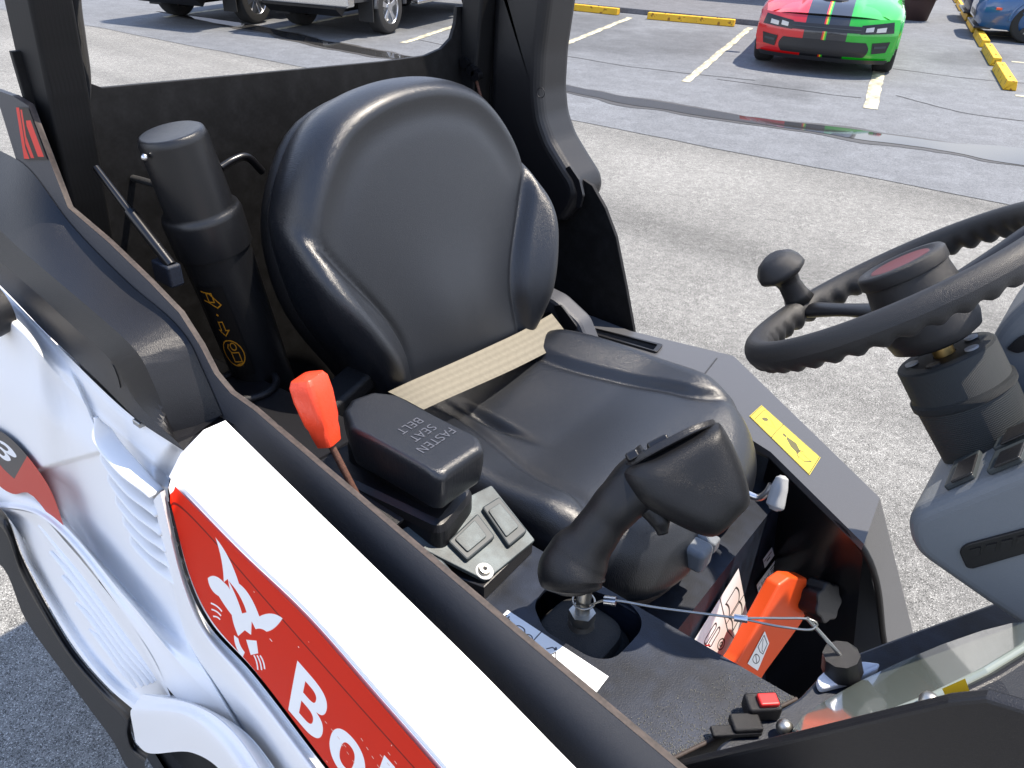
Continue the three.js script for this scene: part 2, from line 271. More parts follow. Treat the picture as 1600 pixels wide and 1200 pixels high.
{ // raised concrete pavement behind the stops
  const a = V(-40, 0, -9.6), b = V(-5.35, 0, -15.62), pts = [[a.x, a.z], [b.x, b.z], [-5.9, -17.8], [-6.2, -26], [-46, -24]];
  structure('pavement', prismXZ(pts, 0, 0.11, 0.015), std({ color: lin(0.36, 0.37, 0.40), roughness: 0.85, map: rep(lotMap, 0.5), bumpMap: rep(grain, 4), bumpScale: 0.001 }), 'pale concrete pavement behind the yellow wheel stops', 'pavement');
}
{ // building whose grey wall is mirrored in the gutter water
  const b = thing('commercial_building', 'long plain grey stucco building beyond the pavement behind the wheel stops', 'building');
  const wall = std({ color: lin(0.5, 0.5, 0.52), roughness: 0.9, bumpMap: rep(grain, 2), bumpScale: 0.002 });
  mk('wall', rbox(34, 4.4, 8, 0.05).translate(0, 2.2, 0), wall, b);
  mk('roof', rbox(34.6, 0.3, 8.6, 0.04).translate(0, 4.552, 0), std({ color: lin(0.25, 0.25, 0.26), roughness: 0.8 }), b);
  mk('door', rbox(1.0, 2.1, 0.08, 0.02).translate(10, 1.06, 4.02), std({ color: lin(0.1, 0.12, 0.14), roughness: 0.5 }), b);
  for (const x of [-12, -7, -2, 4]) { const w = mk('window', rbox(1.9, 1.3, 0.1, 0.02).translate(x, 1.7, 4.01), M.carBlack, b); mk('pane', rbox(1.7, 1.1, 0.04, 0.01).translate(x, 1.7, 4.055), M.glass, w); }
  b.position.set(-23.2, 0.0, -21.2); b.rotation.y = 0.17;
}
// ---------- yellow wheel stops ----------
const stopGeo = (() => { const L = 1.75; const g = extrude(shapeOf([[-0.085, 0], [0.085, 0], [0.062, 0.125], [-0.062, 0.125]], 0.012), L, 0.015).translate(0, 0, -L / 2).rotateY(Math.PI / 2);
  return g; })();
const stopMats = [0, 1, 2].map(k => std({ color: lin(0.80, 0.46, 0.012), roughness: 0.62, bumpMap: rep(grain, 3), bumpScale: 0.002, map: dataTex(128, (i, j) => { const c = fbm(i / 9 + k * 31, j / 9 + 3, 4), d = fbm(i / 40 + k * 7, j / 40, 3); if (c > 0.72) return [0.62, 0.55, 0.5]; const v = 0.94 + 0.14 * (d - 0.5); return [v, v, v]; }, true) }));
function wheelStop(a, b, label, group, k) {
  const t = thing('wheel_stop', label, 'wheel stop', group), c = a.clone().add(b).multiplyScalar(0.5), L = a.distanceTo(b);
  const m = mk('block', stopGeo, stopMats[k % 3], t); m.scale.x = L / 1.75;
  for (const s of [-0.3, 0.3]) mk('anchor_pin', new THREE.CylinderGeometry(0.014, 0.014, 0.012, 8).translate(s * L, 0.127, 0), M.rust, t);
  t.position.set(c.x, 0.009, c.z); t.rotation.y = Math.atan2(-(b.z - a.z), b.x - a.x);
}
wheelStop(G(1012, 30), G(1147, 42), 'yellow wheel stop heading the empty stall beside the red and green car', null, 0);
wheelStop(G(815, 8), G(966, 24), 'yellow wheel stop heading the stall farther from the striped car', null, 1);
{ const d = V(-0.262, 0, -0.965), s0 = V(-0.83, 0, -12.2); let q = 0;
  for (let i = 0; i < 7; i++) { const a = s0.clone().addScaledVector(d, q); const L = 1.72; wheelStop(a, a.clone().addScaledVector(d, L), ['chipped yellow wheel stop at the open end of the long row facing the blue cars', 'second yellow wheel stop from the open end of the long row', 'third yellow wheel stop from the open end of the long row', 'fourth wheel stop of the long row, before the deep blue coupe', 'fifth wheel stop of the long row, past the deep blue coupe nose', 'sixth wheel stop of the long row, before the dark navy coupe', 'seventh wheel stop of the long row, last beyond the navy coupe'][i], 'wheel stops in the long row before the blue cars', i); q += L + 0.42; } }
// ---------- vehicles ----------
function wheelSet(parent, x, z, R, W, kind) {
  const s = Math.sign(z), w = grp('wheel', parent);
  const prof = [[R * 0.62, -W / 2], [R * 0.9, -W / 2], [R * 0.985, -W * 0.4], [R, -W * 0.2], [R, W * 0.2], [R * 0.985, W * 0.4], [R * 0.9, W / 2], [R * 0.62, W / 2]];
  mk('tyre', new THREE.LatheGeometry(prof.map(p => new THREE.Vector2(...p)), 40).rotateX(Math.PI / 2), M.tyre, w);
  const rm = kind === 'black' ? M.carBlack : M.alloy, gs = [new THREE.LatheGeometry([[R * 0.66, -W * 0.4], [R * 0.6, 0], [R * 0.62, W * 0.42], [R * 0.67, W * 0.47]].map(p => new THREE.Vector2(...p)), 36).rotateX(Math.PI / 2)];
  const n = kind === 'steel' ? 7 : 5; for (let i = 0; i < n; i++) gs.push(prismXY([[-R * 0.07, R * 0.1], [R * 0.07, R * 0.1], [R * 0.115, R * 0.63], [-R * 0.115, R * 0.63]], W * 0.28, W * 0.4, 0.008).rotateZ(i / n * Math.PI * 2));
  gs.push(new THREE.CylinderGeometry(R * 0.16, R * 0.18, W * 0.2, 20).rotateX(Math.PI / 2).translate(0, 0, W * 0.36));
  mk('rim', merge(gs), rm, w); mk('brake_disc', new THREE.CylinderGeometry(R * 0.6, R * 0.6, 0.02, 28).rotateX(Math.PI / 2), M.zinc, w);
  w.position.set(x, R, z); if (s < 0) w.rotation.y = Math.PI; return w;
}
function loft(st, zuv) { // st: [x, yb, ys, yt, wb, ws, wt]
  const rows = st.map(([x, yb, ys, yt, wb, ws, wt]) => {
    const h = [[0, yt + 0.02], [wt * 0.55, yt + 0.012], [wt * 0.9, yt - 0.01], [wt + (ws - wt) * 0.55, yt - (yt - ys) * 0.35], [ws, ys], [(ws + wb) / 2 + 0.012, (ys + yb) / 2 + 0.04], [wb, yb + 0.1], [wb - 0.05, yb], [0, yb]];
    return [...h.map(([z, y]) => V(x, y, z)), ...h.slice(1, -1).reverse().map(([z, y]) => V(x, y, -z)), V(x, h[0][1], 0)];
  });
  const mid = r => { const c = V(0, 0, 0); r.forEach(p => c.add(p)); c.divideScalar(r.length); return r.map(() => c.clone()); };
  rows.unshift(mid(rows[0])); rows.push(mid(rows[rows.length - 1]));
  const g = grid(rows), p = g.attributes.position; if (zuv) { const uv = []; for (let i = 0; i < p.count; i++) uv.push((p.getZ(i) + 1.1) / 2.2, 0.5); g.setAttribute('uv', new THREE.Float32BufferAttribute(uv, 2)); }
  return toCreasedNormals(g, 0.7);
}
function place(t, pos, fwd) { t.position.copy(pos); t.rotation.y = Math.atan2(-fwd.z, fwd.x); }
{ // red and green striped muscle car, nose to the camera
  const car = thing('muscle_car', 'half red half green muscle car with black centre stripe parked across a stall line', 'car');
  const paintTex = canvasTex(1024, 8, (g, w) => { const X = z => (z + 1.1) / 2.2 * w; g.fillStyle = '#089c14'; g.fillRect(0, 0, w, 8); g.fillStyle = '#c00c10'; g.fillRect(X(0.0), 0, w, 8); g.fillStyle = '#1d1e21'; g.fillRect(X(-0.29), 0, X(0.29) - X(-0.29), 8);
    [['#18b22a', -0.02], ['#d8b81a', 0], ['#d01a20', 0.02]].forEach(([c, z]) => { g.fillStyle = c; g.fillRect(X(z), 0, X(0.02) - X(0), 8); }); });
  const paint = phy({ map: paintTex, roughness: 0.3, clearcoat: 1, clearcoatRoughness: 0.06 });
  mk('body', loft([[2.2, 0.2, 0.6, 0.80, 0.90, 0.92, 0.80], [1.95, 0.19, 0.74, 0.88, 0.97, 0.98, 0.82], [1.55, 0.19, 0.80, 0.95, 0.985, 0.99, 0.82], [0.95, 0.19, 0.86, 1.02, 0.95, 0.96, 0.80], [-0.5, 0.19, 0.9, 1.04, 0.94, 0.96, 0.80], [-1.5, 0.19, 0.92, 1.07, 0.985, 0.995, 0.80], [-2.05, 0.2, 0.9, 1.09, 0.96, 0.97, 0.78], [-2.45, 0.3, 0.85, 1.06, 0.88, 0.9, 0.74], [-2.55, 0.45, 0.7, 0.95, 0.8, 0.82, 0.7]], true), paint, car);
  mk('glasshouse', loft([[1.05, 0.95, 1.0, 1.03, 0.76, 0.76, 0.7], [0.35, 0.95, 1.1, 1.38, 0.80, 0.78, 0.58], [-0.3, 0.95, 1.1, 1.46, 0.80, 0.79, 0.58], [-1.1, 0.95, 1.1, 1.4, 0.79, 0.78, 0.56], [-1.85, 0.95, 1.05, 1.1, 0.74, 0.72, 0.6]]), M.glass, car);
  const fx = (z, y) => 2.50 - 0.30 * Math.pow(Math.abs(z) / 0.95, 3) - 1.0 * Math.pow(Math.max(0, y - 0.56), 1.5) - 0.5 * Math.max(0, 0.33 - y);
  const patch = (poly, off, n = 18, m = 8) => { // poly: f(u,v) -> [z,y]
    const rows = []; for (let j = 0; j <= m; j++) { const r = []; for (let i = 0; i <= n; i++) { const [z, y] = poly(i / n, j / m); r.push(V(fx(z, y) + off, y, z)); } rows.push(r); } const g = grid(rows), p = g.attributes.position, uv = []; for (let i = 0; i < p.count; i++) uv.push((p.getZ(i) + 1.1) / 2.2, 0.5); g.setAttribute('uv', new THREE.Float32BufferAttribute(uv, 2)); return g; };
  const q4 = (a, b, c, d) => (u, v) => [0, 1].map(k => a[k] * (1 - u) * (1 - v) + b[k] * u * (1 - v) + c[k] * u * v + d[k] * (1 - u) * v);
  mk('bumper', patch((u, v) => { const W = 0.93 + 0.03 * Math.sin(v * Math.PI); return [(u * 2 - 1) * W, 0.23 + v * 0.53]; }, 0, 60, 24), paint, car);
  { const rows = []; for (let j = 0; j <= 16; j++) { const r = []; for (let i = 0; i <= 40; i++) { const s = i / 20 - 1, t = j / 16, z = s * (0.93 - 0.03 * t), x0 = fx(z, 0.76), x = x0 + (0.98 - x0) * t; const b = 0.035 * sstep(0.42, 0.36, Math.abs(z)) * sstep(0, 0.25, t); r.push(V(x, 0.76 + 0.28 * Math.pow(t, 0.8) + 0.03 * (1 - s * s) - 0.10 * Math.pow(Math.abs(s), 6) + b, z)); } rows.push(r); }
    const g = grid(rows), p = g.attributes.position, uv = []; for (let i = 0; i < p.count; i++) uv.push((p.getZ(i) + 1.1) / 2.2, 0.5); g.setAttribute('uv', new THREE.Float32BufferAttribute(uv, 2)); mk('hood', g, paint, car); }
  const scoop = mk('hood_scoop', prismXZ([[1.95, -0.2], [2.02, -0.1], [2.02, 0.1], [1.95, 0.2], [1.86, 0.2], [1.86, -0.2]], 0.90, 0.945, 0.01, 0.03), M.carBlack, car);
  for (const s of [-1, 1]) {
    const h = mk('headlight', patch(q4([s * 0.46, 0.575], [s * 0.89, 0.60], [s * 0.86, 0.735], [s * 0.46, 0.685]), 0.012), M.gloss, car);
    for (const [a, b] of [[0.52, 0.62], [0.66, 0.78]]) mk('lamp_reflector', patch(q4([s * a, 0.605], [s * b, 0.615], [s * b, 0.672], [s * a, 0.655]), 0.016, 6, 3), M.zinc, h);
    const f = mk('side_intake', patch(q4([s * 0.66, 0.33], [s * 0.84, 0.35], [s * 0.87, 0.49], [s * 0.64, 0.47]), 0.010), M.carBlack, car);
    mk('duct_vane', patch(q4([s * 0.68, 0.40], [s * 0.83, 0.41], [s * 0.83, 0.44], [s * 0.67, 0.43]), 0.018, 6, 2), M.rocker, f);
    for (const x of [1.55, -1.5]) { wheelSet(car, x, s * 0.86, 0.36, 0.28, 'black'); mk('fender_flare', new THREE.TorusGeometry(0.39, 0.035, 8, 30, Math.PI).translate(x, 0.37, s * 0.965), s > 0 ? phy({ color: 0xc00c10, roughness: 0.3, clearcoat: 1 }) : phy({ color: 0x089c14, roughness: 0.3, clearcoat: 1 }), car); }
    const mr = mk('door_mirror', rbox(0.12, 0.13, 0.22, 0.04).translate(0.75, 1.05, s * 1.05), s > 0 ? M.red : paint, car);
  }
  const gr = mk('grille', patch(q4([-0.5, 0.585], [0.5, 0.585], [0.5, 0.67], [-0.5, 0.67]), 0.014, 24, 4), M.carBlack, car);
  mk('grille_bar', patch(q4([-0.46, 0.62], [0.46, 0.62], [0.46, 0.632], [-0.46, 0.632]), 0.02, 20, 1), M.rocker, gr);
  mk('lower_intake', patch((u, v) => { const W = 0.56 + 0.05 * Math.sin(v * Math.PI); return [(u * 2 - 1) * W, 0.275 + v * 0.195]; }, 0.012, 30, 8), M.carBlack, car);
  mk('splitter', patch(q4([-0.86, 0.19], [0.86, 0.19], [0.9, 0.245], [-0.9, 0.245]), 0.03, 40, 3), M.carBlack, car);
  const fwd = PD.clone().negate(); const nose = V(-3.19, 0.008, -11.25); place(car, nose.clone().addScaledVector(fwd, -2.4), fwd);
}
function pickup(label, color, rimKind, pos, fwd) {
  const t = thing('pickup_truck', label, 'pickup truck', 'pickup trucks parked beyond the road'), paint = phy({ color, roughness: 0.32, clearcoat: 1, clearcoatRoughness: 0.08, metalness: 0.2 });
  mk('body', loft([[2.85, 0.55, 0.8, 1.0, 0.85, 0.9, 0.75], [2.6, 0.5, 0.95, 1.12, 0.93, 0.96, 0.85], [1.2, 0.5, 1.05, 1.2, 0.96, 0.98, 0.88], [-0.9, 0.5, 1.08, 1.22, 0.96, 0.98, 0.92], [-2.75, 0.55, 1.08, 1.22, 0.95, 0.97, 0.92]]), paint, t);
  mk('cab', loft([[1.3, 1.1, 1.15, 1.22, 0.9, 0.9, 0.8], [0.6, 1.1, 1.4, 1.8, 0.92, 0.9, 0.66], [-0.8, 1.1, 1.4, 1.84, 0.92, 0.9, 0.68], [-1.0, 1.1, 1.2, 1.5, 0.9, 0.9, 0.75]]), M.glass, t);
  mk('rear_bumper', rbox(0.22, 0.2, 1.95, 0.04).translate(-2.92, 0.60, 0), M.chrome, t); mk('front_bumper', rbox(0.25, 0.25, 1.95, 0.05).translate(2.9, 0.55, 0), M.chrome, t);
  mk('valance', prismXY([[-2.78, 0.34], [-2.95, 0.46], [-2.95, 0.52], [-2.6, 0.52]], -0.7, 0.7, 0.01), M.plasticSoft, t);
  mk('chassis', rbox(5.0, 0.2, 0.9, 0.03).translate(0, 0.45, 0), M.steel, t);
  for (const s of [-1, 1]) { for (const x of [1.8, -1.75]) { wheelSet(t, x, s * 0.84, 0.41, 0.27, rimKind); mk('fender_flare', new THREE.TorusGeometry(0.46, 0.05, 8, 30, Math.PI).translate(x, 0.43, s * 0.96), paint, t); }
    mk('mud_flap', rbox(0.02, 0.38, 0.28, 0.005).translate(-2.28, 0.42, s * 0.82), M.rubber, t); mk('running_board', rbox(1.9, 0.06, 0.16, 0.02).translate(0, 0.42, s * 0.98), M.chrome, t); mk('tail_lamp', rbox(0.05, 0.4, 0.12, 0.02).translate(-2.76, 0.98, s * 0.86), M.red, t); }
  place(t, pos, fwd);
}
{ const fwd = PD.clone(); const w2 = G(605, 53), w1 = G(400, 37);
  pickup('dark grey pickup truck with bright five spoke wheels parked beside the silver truck', lin(0.03, 0.032, 0.036), 'alloy', w2.clone().addScaledVector(PN, -0.88).addScaledVector(fwd, 1.75).setY(0.008), fwd);
  pickup('silver green pickup truck with seven spoke wheels beside the dark grey truck', lin(0.15, 0.165, 0.155), 'steel', w1.clone().addScaledVector(PN, -0.88).addScaledVector(fwd, 1.75).setY(0.008), fwd); }
function coupe(label, color, pos, fwd) {
  const t = thing('parked_car', label, 'car', 'blue cars facing the wheel stops'), paint = phy({ color, roughness: 0.3, clearcoat: 1, clearcoatRoughness: 0.06 });
  mk('body', loft([[2.35, 0.32, 0.5, 0.64, 0.62, 0.68, 0.55], [2.25, 0.22, 0.55, 0.74, 0.8, 0.84, 0.7], [2.0, 0.2, 0.62, 0.82, 0.9, 0.92, 0.76], [1.5, 0.19, 0.75, 0.93, 0.93, 0.95, 0.78], [0.9, 0.19, 0.82, 0.98, 0.92, 0.94, 0.78], [-0.8, 0.19, 0.86, 1.0, 0.92, 0.94, 0.78], [-1.7, 0.2, 0.86, 1.02, 0.92, 0.93, 0.76], [-2.3, 0.32, 0.8, 0.98, 0.82, 0.84, 0.7]]), paint, t);
  mk('glasshouse', loft([[1.0, 0.9, 0.94, 0.98, 0.74, 0.74, 0.66], [0.3, 0.9, 1.05, 1.3, 0.78, 0.76, 0.56], [-0.6, 0.9, 1.05, 1.36, 0.78, 0.76, 0.55], [-1.6, 0.9, 1.0, 1.04, 0.72, 0.7, 0.6]]), M.glass, t);
  mk('lower_intake', rbox(0.1, 0.16, 1.1, 0.03).translate(2.30, 0.40, 0), M.carBlack, t); mk('splitter', rbox(0.3, 0.04, 1.6, 0.015).translate(2.2, 0.2, 0), M.carBlack, t);
  for (const s of [-1, 1]) { for (const x of [1.42, -1.4]) { wheelSet(t, x, s * 0.82, 0.35, 0.25, 'black'); mk('wheel_arch', new THREE.TorusGeometry(0.385, 0.03, 8, 28, Math.PI).translate(x, 0.36, s * 0.925), paint, t); }
    mk('headlight', rbox(0.14, 0.09, 0.34, 0.03).translate(2.19, 0.64, s * 0.62), M.glass, t); mk('side_marker', rbox(0.1, 0.04, 0.02, 0.008).translate(2.03, 0.55, s * 0.93), M.orange, t); }
  place(t, pos, fwd);
}
{ const f = PN.clone().negate(), w = G(1600, 68); const near = w.clone().addScaledVector(f, -1.42).addScaledVector(PD, 0.85).setY(0.008);
  coupe('deep blue coupe with black wheels facing the long row of wheel stops', lin(0.012, 0.075, 0.20), near, f);
  coupe('dark navy coupe in the stall just past the deep blue one', lin(0.012, 0.02, 0.06), near.clone().addScaledVector(PD, 2.75), f); }
{ // bush in a dark planter by the corner of the building
  const t = thing('potted_bush', 'dense green bush in a dark planter behind the striped car', 'bush'), c = G(1424, 32);
  mk('planter', new THREE.LatheGeometry([[0, 0], [0.27, 0], [0.34, 0.42], [0.37, 0.42], [0.37, 0.47], [0.31, 0.47], [0.30, 0.40], [0, 0.40]].map(p => new THREE.Vector2(...p)), 28), std({ color: lin(0.05, 0.025, 0.022), roughness: 0.7 }), t);
  mk('stem', new THREE.CylinderGeometry(0.03, 0.05, 0.7, 8).translate(0, 0.7, 0), M.rust, t);
  const pos = [], nor = []; for (let i = 0; i < 3800; i++) { const u = rnd() * 2 - 1, a = rnd() * 6.283, r = Math.pow(rnd(), 0.4), s = Math.sqrt(1 - u * u); const lump = 0.8 + 0.35 * fbm(a * 1.6 + 5, u * 2.5 + 9, 2); const c0 = V(Math.cos(a) * s * 0.62 * r * lump, 1.05 + u * 0.7 * r * lump, Math.sin(a) * s * 0.62 * r * lump); const A = V(rnd() - 0.5, rnd() - 0.5, rnd() - 0.5).normalize(), B = V(rnd() - 0.5, rnd() - 0.5, rnd() - 0.5).cross(A).normalize(); const l = 0.045 + 0.03 * rnd(); for (const [p, q] of [[0, 0], [0.45, 0.5], [0, 1], [0, 0], [0, 1], [-0.45, 0.5]]) { const v = c0.clone().addScaledVector(B, p * l).addScaledVector(A, q * l * 1.6); pos.push(v.x, v.y, v.z); } }
  const g = new THREE.BufferGeometry(); g.setAttribute('position', new THREE.Float32BufferAttribute(pos, 3)); g.computeVertexNormals(); g.setAttribute('uv', new THREE.Float32BufferAttribute(new Float32Array(pos.length / 3 * 2), 2));
  const m = mk('crown', g, phy({ color: lin(0.06, 0.10, 0.03), roughness: 0.8, transmission: 0.25, thickness: 0 }), t); t.position.set(c.x, 0.005, c.z - 0.2);
}
// ---------- the loader: machine frame, x forward, y up, z to the operator's right; everything below is a part of it ----------
const LD = thing('compact_loader', 'white compact loader with black vinyl seat, joystick, steering wheel and red nameplate', 'loader');
LD.position.y = LIFT;
const up = V(0, 1, 0), fwdX = V(1, 0, 0), right = V(0, 0, 1);

// --- seat ---
{
  const seat = grp('seat', LD);
  const lean = 0.265, eb = V(-Math.sin(lean), Math.cos(lean), 0), en = V(Math.cos(lean), Math.sin(lean), 0), bo = V(-0.005, 1.105, 0.008);
  const half = [[0, -0.03], [0.14, -0.03], [0.172, 0.01], [0.198, 0.08], [0.232, 0.15], [0.252, 0.21], [0.256, 0.27], [0.247, 0.33], [0.212, 0.395], [0.155, 0.452], [0.08, 0.479], [0, 0.487]];
  const out = smoothOutline([...half, ...half.slice(1, -1).reverse().map(([a, b]) => [-a, b])], 160);
  const crease = b => 0.132 + 0.11 * sstep(0.10, 0.36, b);
  const top = (a, b, s) => {
    const A = Math.abs(a), edge = 1 - s;
    let h = 0.012 - 0.25 * a * a;                                             // slightly dished centre
    const bb = sstep(-0.05, 0.10, b) * sstep(0.39, 0.25, b);                  // side bolsters
    h += 0.062 * bb * (0.3 * sstep(crease(b), crease(b) + 0.02, A) + 0.7 * sstep(crease(b), crease(b) + 0.07, A)) - 0.004 * bb * Math.exp(-Math.pow((A - crease(b)) / 0.007, 2));
    h += 0.006 * sstep(0.24, 0.40, b) * Math.exp(-Math.pow((edge - 0.10) / 0.07, 2)) - 0.002 * sstep(0.2, 0.4, b) * Math.exp(-Math.pow((edge - 0.25) / 0.06, 2)); // raised rim
    h += 0.012 * Math.exp(-Math.pow((b - 0.13) / 0.09, 2)) * sstep(0.14, 0.02, A);
    return h;
  };
  const back = grp('backrest', seat);
  mk('cover', pillow(out, 0, 0.24, top, { s: 0.13, h: 0.055 }, 0.10, frameM(bo, right, eb, en), 80, 10), M.vinyl, seat).name = 'backrest';
  seat.remove(back);
  const shell = smoothOutline(out.filter((_, i) => i % 3 === 0).map(([a, b]) => [a * 0.97, 0.24 + (b - 0.24) * 0.97]), 60);
  mk('back_shell', pillow(shell, 0, 0.24, () => -0.07, { s: 0.1, h: 0.03 }, 0.125, frameM(bo, right, eb, en), 6, 5), M.plasticSoft, seat);
  // cushion: a = forward, b = right
  const co = V(0.0, 1.115, 0.0);
  const ch = [[-0.03, 0], [-0.03, 0.15], [-0.01, 0.205], [0.06, 0.235], [0.16, 0.248], [0.28, 0.243], [0.37, 0.225], [0.435, 0.18], [0.462, 0.10], [0.452, 0]];
  const cOut = smoothOutline([...ch, ...ch.slice(1, -1).reverse().map(([a, b]) => [a, -b])], 160);
  const cr2 = a => 0.115 + 0.045 * sstep(0.05, 0.3, a) + 0.07 * sstep(0.3, 0.44, a);
  const ctop = (a, b, s) => {
    const A = Math.abs(b); let h = 0.0;
    h += 0.026 * (0.4 * sstep(cr2(a), cr2(a) + 0.02, A) + 0.6 * sstep(cr2(a), cr2(a) + 0.08, A)) * sstep(-0.06, 0.05, a) * sstep(0.46, 0.30, a) - 0.004 * Math.exp(-Math.pow((A - cr2(a)) / 0.009, 2)) * sstep(0.42, 0.3, a);
    h -= 0.006 * Math.exp(-(Math.pow((a - 0.14) / 0.1, 2) + Math.pow(b / 0.09, 2)));
    h += 0.014 * sstep(0.2, 0.33, a) - 0.035 * sstep(0.36, 0.47, a);
    h -= 0.016 * Math.exp(-(Math.pow((a - 0.10) / 0.06, 2) + Math.pow((b - 0.085) / 0.010, 2))); // molded groove under the belt
    return h;
  };
  mk('cushion', pillow(cOut, 0.21, 0, ctop, { s: 0.17, h: 0.06 }, 0.11, new THREE.Matrix4().makeBasis(fwdX, right, up).setPosition(co), 80, 10), M.vinyl, seat);
  mk('cushion_pan', prismXZ(cOut.filter((_, i) => i % 2 === 0).map(([a, b]) => [co.x + 0.21 + (a - 0.21) * 0.93, co.z + b * 0.93]), 0.985, 1.012, 0.006), M.edge, seat);
  // belt
  const bl = [[606, 612, 662, 640], [640, 596, 690, 627], [700, 570, 740, 605], [760, 543, 800, 578], [815, 517, 850, 553], [848, 498, 880, 537], [862, 490, 892, 530]].map(([a, b, c, d], i) => { const s = [0.205, 0.17, 0.09, -0.02, -0.13, -0.2, -0.24][i]; return [P(a, b, 'z', s + 0.01), P(c, d, 'z', s + 0.01)]; });
  const rowsB = [[], [], []]; bl.forEach(([p, q]) => { rowsB[0].push(p); rowsB[1].push(p.clone().lerp(q, 0.5).add(V(0, 0.001, 0))); rowsB[2].push(q); });
  const sp = rowsB.map(r => curve(r).getPoints(30)); const bg = grid(sp); { const uv = []; for (let j = 0; j < 3; j++) for (let i = 0; i <= 30; i++) uv.push(i / 30 * 24, j / 2); bg.setAttribute('uv', new THREE.Float32BufferAttribute(uv, 2)); }
  const belt = mk('seat_belt', bg, M.web, seat, 'faded beige webbing lap belt');
  // belt anchor bracket on the far side
  const brk = [[838, 455], [868, 470], [905, 505], [921, 545], [915, 553], [878, 556], [845, 535], [832, 490]].map(p => XY(P(...p, 'z', -0.262)));
  mk('belt_guide', prismXY(brk, -0.305, -0.262, 0.008, 0.012), M.steelGrey, seat);
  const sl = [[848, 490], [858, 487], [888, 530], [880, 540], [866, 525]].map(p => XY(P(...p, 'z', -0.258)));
  mk('guide_slot_shade', prismXY(sl, -0.2625, -0.2585, 0, 0.006), M.plastic, seat);  // raised dark piece imitates the shade inside the guide slot
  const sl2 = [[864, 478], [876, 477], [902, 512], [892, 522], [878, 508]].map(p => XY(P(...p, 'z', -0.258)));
  mk('guide_slot_shade', prismXY(sl2, -0.2625, -0.2585, 0, 0.006), M.plastic, seat);  // second slot, its inner shade likewise a solid dark piece
  mk('guide_screw', new THREE.CylinderGeometry(0.005, 0.005, 0.004, 12).rotateX(Math.PI / 2).translate(...P(877, 547, 'z', -0.26).toArray()), M.zinc, seat);
  mk('buckle', rbox(0.05, 0.03, 0.10, 0.008).rotateX(0.3).translate(...P(545, 605, 'z', 0.235).toArray()), M.plasticSoft, seat);
}
